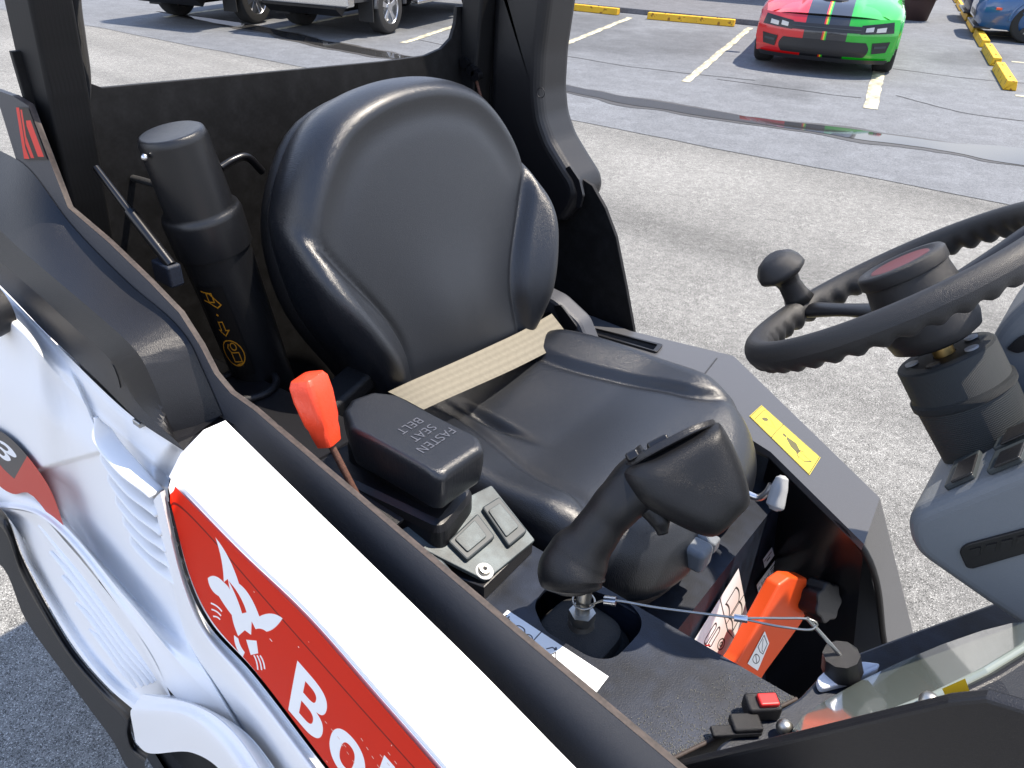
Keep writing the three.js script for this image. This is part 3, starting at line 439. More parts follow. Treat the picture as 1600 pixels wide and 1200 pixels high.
// --- seat box, floor and chassis ---
{
  const box = grp('seat_box', LD);
  const face = prismXY([[-0.30, 0.45], [-0.30, 0.978], [0.482, 0.978], [0.56, 0.45]], -0.30, 0.2465, 0.006);
  mk('box_shell', face, M.console, box, 'dusty dark painted seat box');
  const fp = V(0.484, 0.978, 0), fn = V(0.528, 0.078, 0).normalize(); const fo = fp.clone().addScaledVector(fn, 0.003);
  const onF = (x, y) => PP(x, y, fo, fn);
  const ink = '#26262a';
  const d1 = canvasTex(512, 640, (g, w, h) => { g.fillStyle = '#eeeeee'; g.fillRect(0, 0, w, h); g.strokeStyle = ink; g.lineWidth = 9; g.beginPath(); g.moveTo(0, h * 0.34); g.lineTo(w, h * 0.34); g.moveTo(w * 0.52, h * 0.34); g.lineTo(w * 0.52, 0); g.stroke();
    g.lineWidth = 11; g.beginPath(); g.moveTo(250, 60); g.quadraticCurveTo(180, 20, 110, 60); g.lineTo(110, 180); g.quadraticCurveTo(180, 140, 250, 180); g.quadraticCurveTo(330, 140, 400, 180); g.lineTo(400, 60); g.quadraticCurveTo(330, 20, 250, 60); g.lineTo(250, 180); g.stroke();
    for (const [x, y] of [[120, 300], [190, 280], [120, 460], [200, 470]]) { g.beginPath(); g.roundRect(x, y, 44, 130, 20); g.stroke(); }
    g.strokeStyle = '#c01818'; g.beginPath(); g.moveTo(165, 430); g.lineTo(215, 400); g.stroke(); g.strokeStyle = ink;
    g.beginPath(); g.arc(340, 330, 42, 0, 7); g.stroke(); g.beginPath(); g.arc(340, 330, 16, 0, 7); g.stroke(); g.beginPath(); g.moveTo(290, 420); g.quadraticCurveTo(380, 470, 340, 560); g.moveTo(340, 560); g.lineTo(310, 520); g.moveTo(340, 560); g.lineTo(375, 530); g.stroke();
    g.fillStyle = '#c01818'; g.font = 'bold 22px sans-serif'; g.fillRect(400, 560, 80, 8); });
  mk('warning_decal', quad(onF(1063, 1035), onF(1112, 1078), onF(1169, 965), onF(1154, 888)), decalMat(d1), box, 'white pictogram decal with open book');
  const d2 = canvasTex(512, 96, (g, w, h) => { g.fillStyle = '#f2f2f2'; g.fillRect(0, 0, w, h); g.fillStyle = '#151515'; g.font = 'bold 46px sans-serif'; g.fillText('Bobcat', 70, 62); g.font = 'bold 30px sans-serif'; g.fillText('DK', 12, 58); g.fillRect(250, 20, 230, 10); g.fillRect(250, 40, 200, 8); g.fillRect(250, 58, 220, 8); g.fillRect(330, 74, 120, 6); });
  mk('maker_plate', quad(onF(1186, 931), onF(1225, 871), onF(1223, 859), onF(1182, 914)), decalMat(d2), box, 'narrow white printed maker plate');
  const d3 = canvasTex(128, 96, (g, w, h) => { g.fillStyle = '#ededed'; g.fillRect(0, 0, w, h); g.fillStyle = '#444'; g.fillRect(12, 30, 100, 8); g.fillRect(40, 52, 44, 14); });
  mk('serial_decal', quad(onF(1195, 888), onF(1210, 868), onF(1206, 855), onF(1192, 874)), decalMat(d3), box, 'small white printed sticker');
  // chassis and floor
  const ch = grp('chassis', LD);
  mk('floor_plate', rbox(0.75, 0.03, 0.9, 0.005).translate(0.68, 0.47, -0.02), M.steel, ch);
  mk('frame_block', rbox(1.7, 0.5, 0.7, 0.03).translate(-0.05, 0.18, -0.02), M.steel, ch);
  mk('hitch_joint', new THREE.CylinderGeometry(0.12, 0.12, 0.5, 24).translate(0.95, 0.1, 0), M.steel, ch);
  for (const [x, z] of [[-0.48, 0.36], [-0.48, -0.46], [1.15, 0.36], [1.15, -0.46]]) {
    const R = 0.33, W = 0.24, w = grp('wheel', LD);
    mk('tyre', new THREE.LatheGeometry([[0.17, -W / 2], [0.29, -W / 2], [R - 0.01, -W * 0.4], [R, 0], [R - 0.01, W * 0.4], [0.29, W / 2], [0.17, W / 2]].map(p => new THREE.Vector2(...p)), 40).rotateX(Math.PI / 2), M.tyre, w);
    mk('rim', new THREE.LatheGeometry([[0, 0.05], [0.08, 0.06], [0.12, 0.02], [0.17, 0.1], [0.18, 0.12], [0.18, -0.12]].map(p => new THREE.Vector2(...p)), 32).rotateX(Math.PI / 2), M.steel, w);
    w.position.set(x, R - LIFT, z); if (z < 0) w.rotation.y = Math.PI;
  }
}
// --- right hand console with joystick ---
{
  const con = grp('side_console', LD);
  const Y = 1.1, f1 = P(1245, 1092, 'y', Y), f2 = P(1050, 1186, 'y', Y), pts = [[-0.02, 0.25], [f1.x, 0.25], [f2.x, f2.z], [f2.x - 0.02, 0.437], [-0.02, 0.437]];
  const s = shapeOf(pts.map(([x, z]) => [x, -z]), 0.004);
  const hole = [[833, 945], [852, 918], [880, 908], [985, 942], [1003, 965], [1002, 985], [985, 1005], [960, 1030], [925, 1029], [850, 985]].map(p => P(...p, 'y', Y)).map(v => [v.x, -v.z]);
  s.holes.push(shapeOf(hole, 0.012));
  mk('console_top', extrude(s, 0.005).rotateX(-Math.PI / 2).translate(0, Y - 0.005, 0), M.console, con, 'dusty blue black console plate');
  mk('console_side', rbox(f1.x + 0.02, 0.5, 0.006, 0.002).translate((f1.x - 0.02) / 2, Y - 0.005 - 0.25, 0.253), M.console, con);
  mk('console_front', quad(V(f1.x, Y - 0.003, 0.25), V(f2.x, Y - 0.003, f2.z), V(f2.x + 0.02, 0.6, f2.z), V(f1.x + 0.02, 0.6, 0.25)), M.console, con);
  mk('front_lip', rod(V(f1.x, Y, 0.25), V(f2.x, Y, f2.z), 0.0022, 8), M.edge, con, 'worn rusty front lip');
  mk('recess_floor', rbox(0.3, 0.01, 0.18, 0.002).translate(0.43, 0.985, 0.345), M.console, con);
  mk('recess_wall', rbox(0.005, 0.11, 0.18, 0.001).translate(0.33, 1.04, 0.345), M.console, con);
  const ink = '#2a2a30';
  const dt = canvasTex(1024, 512, (g, w, h) => { g.fillStyle = '#e9ecec'; g.fillRect(0, 0, w, h); g.strokeStyle = ink; g.fillStyle = ink; g.lineWidth = 10;
    g.beginPath(); g.moveTo(360, 0); g.lineTo(360, h); g.stroke();
    g.beginPath(); g.roundRect(150, 60, 110, 190, 46); g.stroke(); g.fillRect(170, 90, 60, 70); g.beginPath(); g.arc(310, 120, 42, 0, 7); g.stroke(); g.beginPath(); g.moveTo(290, 140); g.lineTo(330, 100); g.stroke(); g.fillRect(20, 40, 14, 100); g.fillRect(48, 40, 14, 100); g.fillRect(10, 60, 70, 10); g.fillRect(10, 100, 70, 10); g.fillRect(90, 130, 60, 40);
    g.beginPath(); g.arc(310, 260, 40, 0, 7); g.stroke();
    for (const [x, y, r] of [[560, 120, 0], [720, 260, 0.6], [880, 330, -0.4], [450, 260, 1.1], [640, 380, 0.2]]) { g.save(); g.translate(x, y); g.rotate(r); g.beginPath(); g.moveTo(-30, 40); g.lineTo(50, 10); g.lineTo(10, -40); g.closePath(); g.stroke(); g.beginPath(); g.moveTo(-70, -20); g.lineTo(-40, -60); g.lineTo(0, -66); g.moveTo(0, -66); g.lineTo(-20, -80); g.moveTo(0, -66); g.lineTo(-16, -50); g.stroke(); g.restore(); } });
  const q = (x, y) => P(x, y, 'y', Y + 0.0015); const A = q(793, 953), B = q(951, 1057), C = q(928, 1087); const wv = C.clone().sub(B).setLength(0.075);
  mk('function_decal', quad(A.clone().add(wv), B.clone().add(wv), B, A), decalMat(dt), con, 'white pictogram decal showing bucket movements');
  { // grit lying along the front lip
    const a = V(f1.x, Y, 0.25), b = V(f2.x, Y, f2.z), pos = []; for (let i = 0; i < 1500; i++) { const t = rnd(), d = Math.pow(rnd(), 2.2) * 0.06, p = a.clone().lerp(b, t).add(V(-d - 0.002, 0.0004, 0)), r = 0.00035 + 0.0006 * rnd(), w = rnd() * 6.283; const q = [0, 2.09, 4.19].map(k => V(p.x + r * Math.cos(w + k), p.y, p.z + r * Math.sin(w + k))), tp = p.clone().add(V(0, r * 1.2, 0)); for (const [m, n] of [[0, 1], [1, 2], [2, 0]]) for (const v of [q[m], q[n], tp]) pos.push(v.x, v.y, v.z); }
    const g = new THREE.BufferGeometry(); g.setAttribute('position', new THREE.Float32BufferAttribute(pos, 3)); g.computeVertexNormals(); const m = mk('grit', g, std({ color: lin(0.30, 0.29, 0.25), roughness: 0.95 }), con, 'pale grit along the front lip'); m.userData.kind = 'stuff'; }
  // armrest pedestal, switch plate and armrest
  const ped = prismXZ([[0.05, 0.285], [0.245, 0.285], [0.265, 0.37], [0.05, 0.395]], 1.10, 1.185, 0.012, 0.02);
  mk('armrest_pedestal', ped, M.plastic, con);
  const pl = V(0.28, 1.135, 0.32), pn = V(0.33, 0.94, 0).normalize(); const onS = (x, y, o = 0) => PP(x, y, pl.clone().addScaledVector(pn, o), pn);
  const slab = (corners, plane, n, t, mat, parent, name, bev = 0.0012, r = 0.004, label) => { const o = corners[0], ex = corners[1].clone().sub(o).normalize(), ey = n.clone().cross(ex).normalize(); const p2 = corners.map(c => { const d = c.clone().sub(o); return [d.dot(ex), d.dot(ey)]; }); const g = extrude(shapeOf(p2, r), t, bev).applyMatrix4(frameM(o, ex, ey, n)); return mk(name, g, mat, parent, label); };
  const sp = slab([onS(612, 838), onS(757, 911), onS(834, 848), onS(766, 762), onS(690, 800)], null, pn, 0.006, M.panelGreen, con, 'switch_plate', 0.001, 0.003, 'greenish grey switch plate');
  mk('plate_skirt', prismXZ([[0.16, 0.262], [0.318, 0.262], [0.322, 0.36], [0.16, 0.40]], 1.10, 1.122, 0.002), M.plastic, con);
  for (const c of [[[698, 850], [728, 880], [772, 843], [744, 806]], [[751, 797], [793, 858], [822, 834], [778, 780]], [[668, 868], [690, 880], [712, 905], [690, 900]]]) { const b = slab(c.map(p => onS(...p, 0.006)), null, pn, 0.007, M.rocker, con, 'rocker_switch', 0.002, 0.004); const m = c.map(p => p.slice()); const cx = m.reduce((s, p) => s + p[0], 0) / 4, cy = m.reduce((s, p) => s + p[1], 0) / 4; slab(m.map(p => onS(cx + (p[0] - cx) * 0.68, cy + (p[1] - cy) * 0.68 - 5, 0.0132)), null, pn, 0.002, M.panelGreen, b, 'rocker_cap', 0.0008, 0.003); }
  { const p = onS(757, 890, 0.008); const qn = new THREE.Quaternion().setFromUnitVectors(up, pn); mk('plate_bolt', new THREE.CylinderGeometry(0.0065, 0.008, 0.006, 20).applyQuaternion(qn).translate(p.x, p.y, p.z), M.zinc, con); mk('bolt_socket', new THREE.CylinderGeometry(0.0032, 0.0032, 0.0066, 6).applyQuaternion(qn).translate(p.x, p.y, p.z), M.plastic, con); mk('bolt_washer', new THREE.CylinderGeometry(0.011, 0.011, 0.002, 20).applyQuaternion(qn).translate(p.x, p.y - 0.003, p.z), M.gripGrey, con); }
  const arm = grp('armrest', LD);
  const ao = [[535, 640], [548, 622], [580, 611], [615, 615], [752, 686], [757, 700], [692, 744], [678, 742], [545, 668]].map(p => P(...p, 'y', 1.262)); const a2 = smoothOutline(ao.map(v => [v.x, v.z]).flatMap((p, i, l) => [p, [(p[0] * 3 + l[(i + 1) % l.length][0]) / 4, (p[1] * 3 + l[(i + 1) % l.length][1]) / 4], [(p[0] + l[(i + 1) % l.length][0] * 3) / 4, (p[1] + l[(i + 1) % l.length][1] * 3) / 4]]), 80);
  mk('armrest_pad', pillow(a2, 0.175, 0.324, () => 0, { s: 0.12, h: 0.012 }, 0.058, new THREE.Matrix4().makeBasis(fwdX, right, up).setPosition(V(0, 1.264, 0)), 8, 6), M.vinyl, arm, 'dark blue black armrest pad embossed with lettering');
  const font = await new FontLoader().loadAsync('fonts/droid/droid_sans_regular.typeface.json');
  const gs = ['FASTEN', 'SEAT', 'BELT'].map((t, i) => { const g = new TextGeometry(t, { font, size: 0.0125, depth: 0.0006, curveSegments: 3 }); g.computeBoundingBox(); const b = g.boundingBox; g.translate(-(b.min.x + b.max.x) / 2, 0, 0); g.rotateX(-Math.PI / 2); g.rotateY(-Math.PI / 2); g.translate(0.212 - i * 0.0215, 1.2642, 0.326); return g; });
  mk('lettering', merge(gs), std({ color: lin(0.075, 0.08, 0.095), roughness: 0.5 }), arm);
  mk('armrest_neck', prismXZ([[0.08, 0.295], [0.235, 0.30], [0.235, 0.355], [0.08, 0.355]], 1.17, 1.212, 0.006, 0.02), M.plasticSoft, arm);
  // orange lever
  const lv = grp('orange_lever', LD);
  const l0 = P(487, 610, 'z', 0.405), l1 = P(512, 685, 'z', 0.405), l2 = P(566, 790, 'z', 0.40); const ld = l0.clone().sub(l1).normalize();
  const lx = V(0.35, 0, 0.94).projectOnPlane(ld).normalize(), lz = lx.clone().cross(ld).normalize();
  const kr = [[-0.002, 0.009], [0, 0.013], [0.014, 0.0155], [0.022, 0.016], [0.03, 0.0185], [0.06, 0.021], [0.078, 0.0205], [0.084, 0.017], [0.086, 0.006]], rowsK = [];
  for (const [t, r] of kr) { const row = []; for (let i = 0; i <= 40; i++) { const a = i / 40 * Math.PI * 2, n = 5, c = Math.cos(a), s = Math.sin(a), q = r / Math.pow(Math.pow(Math.abs(c), n) + Math.pow(Math.abs(s), n), 1 / n); row.push(l1.clone().addScaledVector(ld, t - 0.006).addScaledVector(lx, q * c).addScaledVector(lz, q * s * 0.8)); } rowsK.push(row); } rowsK.push(rowsK[rowsK.length - 1].map(() => l1.clone().addScaledVector(ld, 0.0815)));
  mk('lever_knob', toCreasedNormals(grid(rowsK), 0.6), M.orangeLever, lv, 'bright orange square lever knob');
  mk('lever_rod', rod(l1, l2, 0.0042), M.rust, lv);
  mk('lever_gate', rbox(0.12, 0.004, 0.03, 0.001).translate(l2.x, 1.19, 0.405), M.plastic, lv);
  // joystick
  const js = grp('joystick', LD);
  const jb = V(0.425, 1.10, 0.308);
  const bt = []; const prof = [[0.052, -0.1], [0.058, -0.07], [0.046, -0.062], [0.052, -0.045], [0.042, -0.036], [0.046, -0.02], [0.038, -0.012], [0.036, 0.002], [0.028, 0.008], [0.012, 0.012]];
  for (const [r, y] of prof) { const row = []; for (let i = 0; i <= 40; i++) { const a = i / 40 * Math.PI * 2, n = 3.4, c = Math.cos(a), s = Math.sin(a), q = 1.18 * r / Math.pow(Math.pow(Math.abs(c), n) + Math.pow(Math.abs(s), n), 1 / n); row.push(V(jb.x + q * c, jb.y + y - 0.02, jb.z + q * s * 0.92)); } bt.push(row); }
  mk('boot', toCreasedNormals(grid(bt), 0.5), M.rubber, js);
  mk('stem', new THREE.CylinderGeometry(0.008, 0.009, 0.10, 16).translate(jb.x, jb.y + 0.025, jb.z), M.zinc, js);
  mk('stem_nut', new THREE.CylinderGeometry(0.0155, 0.0155, 0.013, 6).translate(jb.x, jb.y + 0.006, jb.z), M.zinc, js); mk('stem_nut', new THREE.CylinderGeometry(0.014, 0.0165, 0.008, 20).translate(jb.x, jb.y - 0.006, jb.z), M.zinc, js);
  const dJ = 0.835, g0 = D(893, 925, dJ), g1 = D(893, 895, dJ), g2 = D(925, 840, dJ - 0.004), g3 = D(968, 785, dJ - 0.01), g4 = D(1030, 735, dJ - 0.012), cu = ray(900, 800).normalize().negate();
  mk('grip', sweep([g0, D(893, 915, dJ), g1, D(905, 868, dJ), g2, D(945, 812, dJ - 0.006), g3, D(1000, 756, dJ - 0.01), g4], [[0.018, 0.018], [0.033, 0.03], [0.037, 0.034], [0.034, 0.031], [0.0265, 0.027], [0.025, 0.027], [0.0265, 0.029], [0.031, 0.031], [0.034, 0.031]], cu, 50, 30), M.plasticSoft, js);
  // head: outline in the plane facing the camera, inflated to a real depth
  const ex = V(RM[0][0], RM[1][0], RM[2][0]), ey = V(-RM[0][1], -RM[1][1], -RM[2][1]), ez = V(-RM[0][2], -RM[1][2], -RM[2][2]); const hc = D(1072, 752, dJ - 0.02), k = (dJ - 0.02) / F;
  const ho = [[971, 737], [1020, 706], [1075, 676], [1110, 661], [1122, 660], [1130, 670], [1146, 700], [1160, 735], [1168, 765], [1169, 785], [1150, 808], [1125, 832], [1110, 838], [1090, 834], [1050, 816], [1005, 792], [980, 770]].map(([x, y]) => [(x - 1072) * k, -(y - 752) * k]);
  const hOut = smoothOutline(ho, 90);
  const hg = (() => { const rows = [], n = 26; for (let j = 0; j <= n; j++) { const a = -Math.PI / 2 + j / n * Math.PI, s = Math.max(0.002, Math.pow(Math.cos(a), 0.4)), h = 0.036 * Math.sign(Math.sin(a)) * Math.pow(Math.abs(Math.sin(a)), 1.15); const r = hOut.map(([x, y]) => V(x * s, y * s, h)); r.push(r[0].clone()); rows.push(r); } const g = grid(rows).applyMatrix4(frameM(hc, ex, ey, ez)); g.computeVertexNormals(); return g; })();
  mk('grip_head', hg, M.plasticSoft, js);
  { // top plate with thumb switch
    const a = D(976, 732, dJ - 0.02), b = D(1120, 659, dJ - 0.02), c = a.clone().lerp(b, 0.5), tx = b.clone().sub(a).normalize(), tz = ez.clone().addScaledVector(ey, 0.38).projectOnPlane(tx).normalize(), tn = tz.clone().cross(tx).normalize(); const L = a.distanceTo(b) / 2 * 0.98;
    const g = extrude(shapeOf(smoothOutline([[-L, 0], [-L * 0.6, 0.021], [0, 0.027], [L * 0.6, 0.023], [L, 0], [L * 0.6, -0.023], [0, -0.027], [-L * 0.6, -0.021]], 40)), 0.008, 0.002).applyMatrix4(frameM(c.clone().addScaledVector(tn, -0.004), tx, tz.clone().negate(), tn));
    mk('grip_top', g, M.plastic, js); const w = c.clone().addScaledVector(tx, -0.012).addScaledVector(tn, 0.006).addScaledVector(tz, 0.01);
    mk('thumb_switch', rbox(0.024, 0.009, 0.016, 0.003).applyMatrix4(frameM(w, tx, tn, tz)), M.gloss, js); mk('thumb_switch', rbox(0.014, 0.01, 0.012, 0.003).applyMatrix4(frameM(w.clone().addScaledVector(tx, -0.03).addScaledVector(tz, 0.002), tx, tn, tz)), M.gloss, js);
    for (const [x, y] of [[1021, 741], [1108, 812], [1111, 825]]) { const p = D(x, y, dJ - 0.02 - 0.034 * (x > 1100 ? 0.66 : 0.82)); mk('grip_screw', new THREE.SphereGeometry(0.0018, 8, 6).translate(p.x, p.y, p.z), M.zinc, js); }
  }
  mk('trigger', sweep([D(1012, 790, dJ - 0.02), D(1030, 812, dJ - 0.02), D(1036, 834, dJ - 0.02)], [[0.012, 0.012], [0.011, 0.012], [0.006, 0.006]], cu, 14, 16), M.plasticSoft, js);
  
  // steel cable from the joystick stem to the lock pin
  const cb = grp('lock_cable', LD); const c0 = V(jb.x + 0.008, jb.y + 0.028, jb.z), c1 = D(948, 938, 0.86), c2 = D(1030, 950, 0.85), c3 = D(1155, 966, 0.83), c4 = D(1265, 968, 0.80);
  mk('cable_loop', new THREE.TorusGeometry(0.0125, 0.0013, 8, 30).rotateX(Math.PI / 2).translate(jb.x, jb.y + 0.03, jb.z), M.zinc, cb);
  mk('cable', tube([c0, c1, c2, c3], 0.0014, 50, 8), M.zinc, cb);
  mk('cable_end', tube([c3, D(1215, 966, 0.815), c4, D(1277, 975, 0.80), D(1270, 983, 0.802), D(1225, 980, 0.815), c3], 0.0013, 60, 8), M.zinc, cb);
  mk('ferrule', rod(D(944, 938, 0.862), D(962, 940, 0.858), 0.0055, 6), M.alloy, cb); mk('ferrule', rod(D(1147, 965, 0.832), D(1168, 968, 0.828), 0.0042, 8), M.alloy, cb);
}
// --- right side plate, roll bar posts and rear panel ---
{
  const rp = grp('side_plate', LD); const z = 0.45, pz = (x, y) => XY(P(x, y, 'z', z));
  const prof = [[20, 150], [44, 165], [75, 245], [106, 325], [168, 378], [232, 440], [280, 490], [312, 540], [335, 585], [360, 615], [395, 640], [500, 730], [600, 815], [800, 985], [1045, 1190], [1200, 1322]].map(p => pz(...p));
  const last = prof[prof.length - 1], shp = [...prof, [last[0], 0.55], [-0.42, 0.55], [-0.42, prof[0][1]]];
  mk('plate', prismXY(shp, z - 0.007, z, 0), M.steelGrey, rp, 'grey black steel side plate with worn edge');
  { const rows = [[], []]; for (const p of prof) { rows[0].push(V(p[0], p[1] + 0.0006, z - 0.0068)); rows[1].push(V(p[0], p[1] + 0.0006, z - 0.0002)); } mk('plate_edge', grid(rows), M.edge, rp, 'bare brownish cut edge'); }
  const lp = grp('side_plate', LD); const zl = -0.43, pl = (x, y) => XY(P(x, y, 'z', zl)); const pf = [[990, 516], [978, 450], [962, 370], [945, 325], [925, 290], [895, 270]].map(p => pl(...p));
  mk('plate', prismXY([...pf, [-0.42, 1.40], [-0.42, 0.55], [0.25, 0.55], [pf[0][0] + 0.01, 1.0]], zl - 0.009, zl, 0.001), M.steel, lp);
  // posts
  const rb = grp('roll_bar', LD); const post = (b, t, w, d, n) => { const L = b.distanceTo(t), y = t.clone().sub(b).normalize(), zz = right.clone().projectOnPlane(y).normalize(), xx = y.clone().cross(zz).normalize(); mk(n, rbox(w, L, d, 0.006).applyMatrix4(frameM(b.clone().add(t).multiplyScalar(0.5), xx, y, zz)), M.steel, rb); };
  const rT = P(60, 0, 'z', 0.405), rB = P(105, 230, 'z', 0.405), rd = rT.clone().sub(rB); post(rB.clone().addScaledVector(rd, -1.2), rB.clone().addScaledVector(rd, 6), 0.07, 0.05, 'post');
  const lT = P(753, 0, 'z', -0.395), lB = P(742, 120, 'z', -0.395), ldv = lT.clone().sub(lB); post(lB.clone().addScaledVector(ldv, -4.5), lB.clone().addScaledVector(ldv, 9), 0.05, 0.06, 'post');
  mk('crossbar', rbox(0.06, 0.06, 0.85, 0.008).translate(rB.x + rd.x * 6, rB.y + rd.y * 6, 0), M.steel, rb);
  const dk = canvasTex(64, 256, (g) => { g.fillStyle = '#150f10'; g.fillRect(0, 0, 64, 256); g.fillStyle = '#d8322a'; g.fillRect(0, 0, 16, 250); g.fillRect(21, 10, 9, 236); g.fillRect(42, 60, 16, 180); });
  mk('reflective_tape', quad(P(38, 250, 'z', 0.4515), P(74, 250, 'z', 0.4515), P(44, 168, 'z', 0.4515), P(25, 168, 'z', 0.4515)), decalMat(dk), rp, 'scuffed red reflective tape');
  const X = -0.36, pp = (x, y) => ZY(P(x, y, 'x', X)); const pf2 = [[118, 70], [126, 110], [136, 128], [160, 137], [300, 124], [450, 110], [600, 96], [665, 87], [690, 76], [705, 60], [712, 35], [714, 10], [740, 10]].map(p => pp(...p));
  const q0 = pf2[0], q1 = pf2[pf2.length - 1];
  mk('rear_panel', prismZY([...pf2, [-0.44, q1[1]], [-0.44, 0.7], [0.44, 0.7], [0.44, q0[1]]], X - 0.008, X, 0.001), M.steel, LD, 'matt black rear panel with rounded window corners');
  const bolts = grp('post_bracket', LD); for (const [x, y] of [[712, 100], [728, 98], [738, 110], [745, 118]]) { const p = P(x, y, 'z', -0.362); mk('bolt', new THREE.CylinderGeometry(0.011, 0.011, 0.014, 6).rotateX(Math.PI / 2).translate(p.x, p.y, p.z), M.gloss, bolts); }
  mk('stay_rod', rod(P(742, 118, 'z', -0.37), P(762, 190, 'z', -0.37), 0.003), M.rust, bolts);
  const lug = [[762, 190], [765, 130], [772, 118], [780, 130], [782, 200]].map(p => XY(P(...p, 'z', -0.41))); mk('lug', prismXY(lug, -0.42, -0.41, 0.001, 0.01), M.steel, bolts);
  // moulded pillar cover on the far side
  const zc = -0.435; const L = [[785, -60], [786, 0], [782, 80], [778, 180], [790, 240], [830, 300], [868, 345], [895, 340], [908, 322], [917, 300], [913, 278], [895, 250], [874, 215], [862, 180], [858, 140], [861, 80], [872, 0], [880, -60]].map(p => XY(P(...p, 'z', zc)));
  const pc = mk('pillar_cover', prismXY(L, zc - 0.07, zc + 0.035, 0.02, 0.012, 5), M.plastic, LD, 'moulded black pillar cover');
  const sl = [[886, 262], [893, 258], [908, 280], [914, 305], [908, 325], [903, 322], [905, 300], [898, 280]].map(p => XY(P(...p, 'z', zc + 0.03))); mk('cover_slot_shade', prismXY(sl, zc + 0.03, zc + 0.037, 0, 0.003), M.plastic, pc);  // slot is a solid black sliver standing in for its shaded inside
  const mp = P(845, 145, 'z', zc + 0.036); mk('mould_mark', new THREE.TorusGeometry(0.009, 0.0008, 6, 20).translate(mp.x, mp.y, mp.z), M.plastic, pc);
  // moulded cover on the near side, over the fender
  const st = [[[-90, 150], [-80, 290], [-95, 330], [-90, 365]], [[-20, 222], [-25, 335], [-45, 368], [-38, 410]], [[45, 264], [19, 378], [0, 409], [9, 455]], [[110, 350], [84, 434], [62, 462], [72, 520]], [[200, 442], [150, 490], [119, 514], [150, 592]], [[270, 502], [205, 540], [172, 562], [196, 638]], [[296, 535], [222, 562], [190, 590], [212, 653]], [[315, 575], [240, 600], [215, 630], [232, 668]], [[347, 648], [272, 680], [278, 692], [287, 703]]];
  const zs = [0.4515, 0.505, 0.518, 0.518]; const rows = st.map(s => [...s.map((p, i) => P(...p, 'z', zs[i])), P(...s[3], 'z', 0.50).setZ(0.4515)]); for (const r of rows) r[4].y = r[3].y, r[4].x = r[3].x;
  const fine = []; { const cs = [0, 1, 2, 3, 4].map(i => curve(rows.map(r => r[i]))); const n = 60; for (let j = 0; j <= n; j++) { const b = cs.map(c => c.getPoint(j / n)); const r = []; for (let i = 0; i < 4; i++) for (let k = 0; k < 4; k++) r.push(b[i].clone().lerp(b[i + 1], k / 4)); r.push(b[4]); // soften the ridges
      fine.push(r); } fine.push(fine[n].map(() => { const c = V(0, 0, 0); fine[n].forEach(p => c.add(p)); return c.divideScalar(fine[n].length); })); }
  const fcv = mk('fender_cover', toCreasedNormals(grid(fine), 0.3), M.plastic, LD, 'moulded black cover over the white bodywork');
  const kh = [[168, 572], [176, 570], [184, 590], [188, 606], [182, 608], [172, 592]].map(p => XY(P(...p, 'z', 0.519))); mk('key_slot_shade', prismXY(kh, 0.512, 0.519, 0, 0.004), M.plastic, fcv);  // small black plate in place of the keyhole, for the shade within it
  mk('latch', rbox(0.016, 0.008, 0.01, 0.002).translate(...P(218, 660, 'z', 0.515).toArray()), M.zinc, fcv);
  // interior behind the seat: cable loom, canister, strut, cup holder
  const lm = grp('cable_loom', LD); const zL = 0.37; mk('conduit', tube([[112, -60], [112, 0], [120, 60], [128, 120], [124, 200], [122, 250], [128, 320], [150, 400]].map(p => P(...p, 'z', zL)), 0.0105, 80, 14), std({ color: lin(0.02, 0.02, 0.022), roughness: 0.6, bumpMap: (() => { const t = knurl.clone(); t.repeat.set(60, 4); t.needsUpdate = true; return t; })(), bumpScale: 0.0015 }), lm);
  mk('branch_wire', tube([[138, 245], [160, 252], [190, 272], [225, 283], [250, 290]].map(p => P(...p, 'z', 0.33)), 0.005, 30, 10), M.rubber, lm); mk('cable_tie', new THREE.TorusGeometry(0.0135, 0.003, 8, 24).rotateX(Math.PI / 2).translate(...P(121, 222, 'z', zL).toArray()), M.plastic, lm); mk('tie_mount', tube([[88, 180], [100, 195], [106, 218]].map(p => P(...p, 'z', 0.38)), 0.005, 16, 8), M.gloss, lm);
  mk('far_wire', tube([[345, 262], [365, 250], [385, 245], [410, 268]].map(p => P(...p, 'x', -0.28)), 0.006, 24, 8), M.gloss, lm);
  const str = grp('gas_strut', LD); const s0 = P(150, 262, 'z', 0.40), s1 = P(268, 415, 'z', 0.40); mk('strut_rod', rod(s0, s1, 0.0045), M.gloss, str); mk('strut_tube', rod(s0.clone().lerp(s1, 0.45), s1, 0.007), M.gloss, str); mk('strut_mount', rbox(0.04, 0.03, 0.02, 0.004).translate(...P(262, 425, 'z', 0.40).toArray()), M.console, str);
  const cn = grp('manual_canister', LD); const ct = P(266, 205, 'x', -0.23), cbm = P(432, 640, 'x', -0.21); const ax = ct.clone().sub(cbm), cl = ax.length(); ax.normalize();
  const qn = new THREE.Quaternion().setFromUnitVectors(up, ax), lathe = (pts) => new THREE.LatheGeometry(pts.map(p => new THREE.Vector2(...p)), 48).applyQuaternion(qn).translate(cbm.x, cbm.y, cbm.z);
  mk('canister_tube', lathe([[0, 0], [0.043, 0], [0.046, cl * 0.5], [0.0485, cl - 0.16]]), M.tubeBlack, cn, 'black literature tube with gold pictograms');
  mk('canister_cap', lathe([[0.049, cl - 0.165], [0.0525, cl - 0.163], [0.0535, cl - 0.115], [0.051, cl - 0.107], [0.0455, cl - 0.103], [0.0435, cl - 0.010], [0.041, cl - 0.002], [0.037, cl], [0, cl]]), M.tubeBlack, cn);
  mk('cap_rivet', new THREE.SphereGeometry(0.0045, 12, 8).translate(...P(226, 246, 'x', -0.22).toArray()), M.alloy, cn);
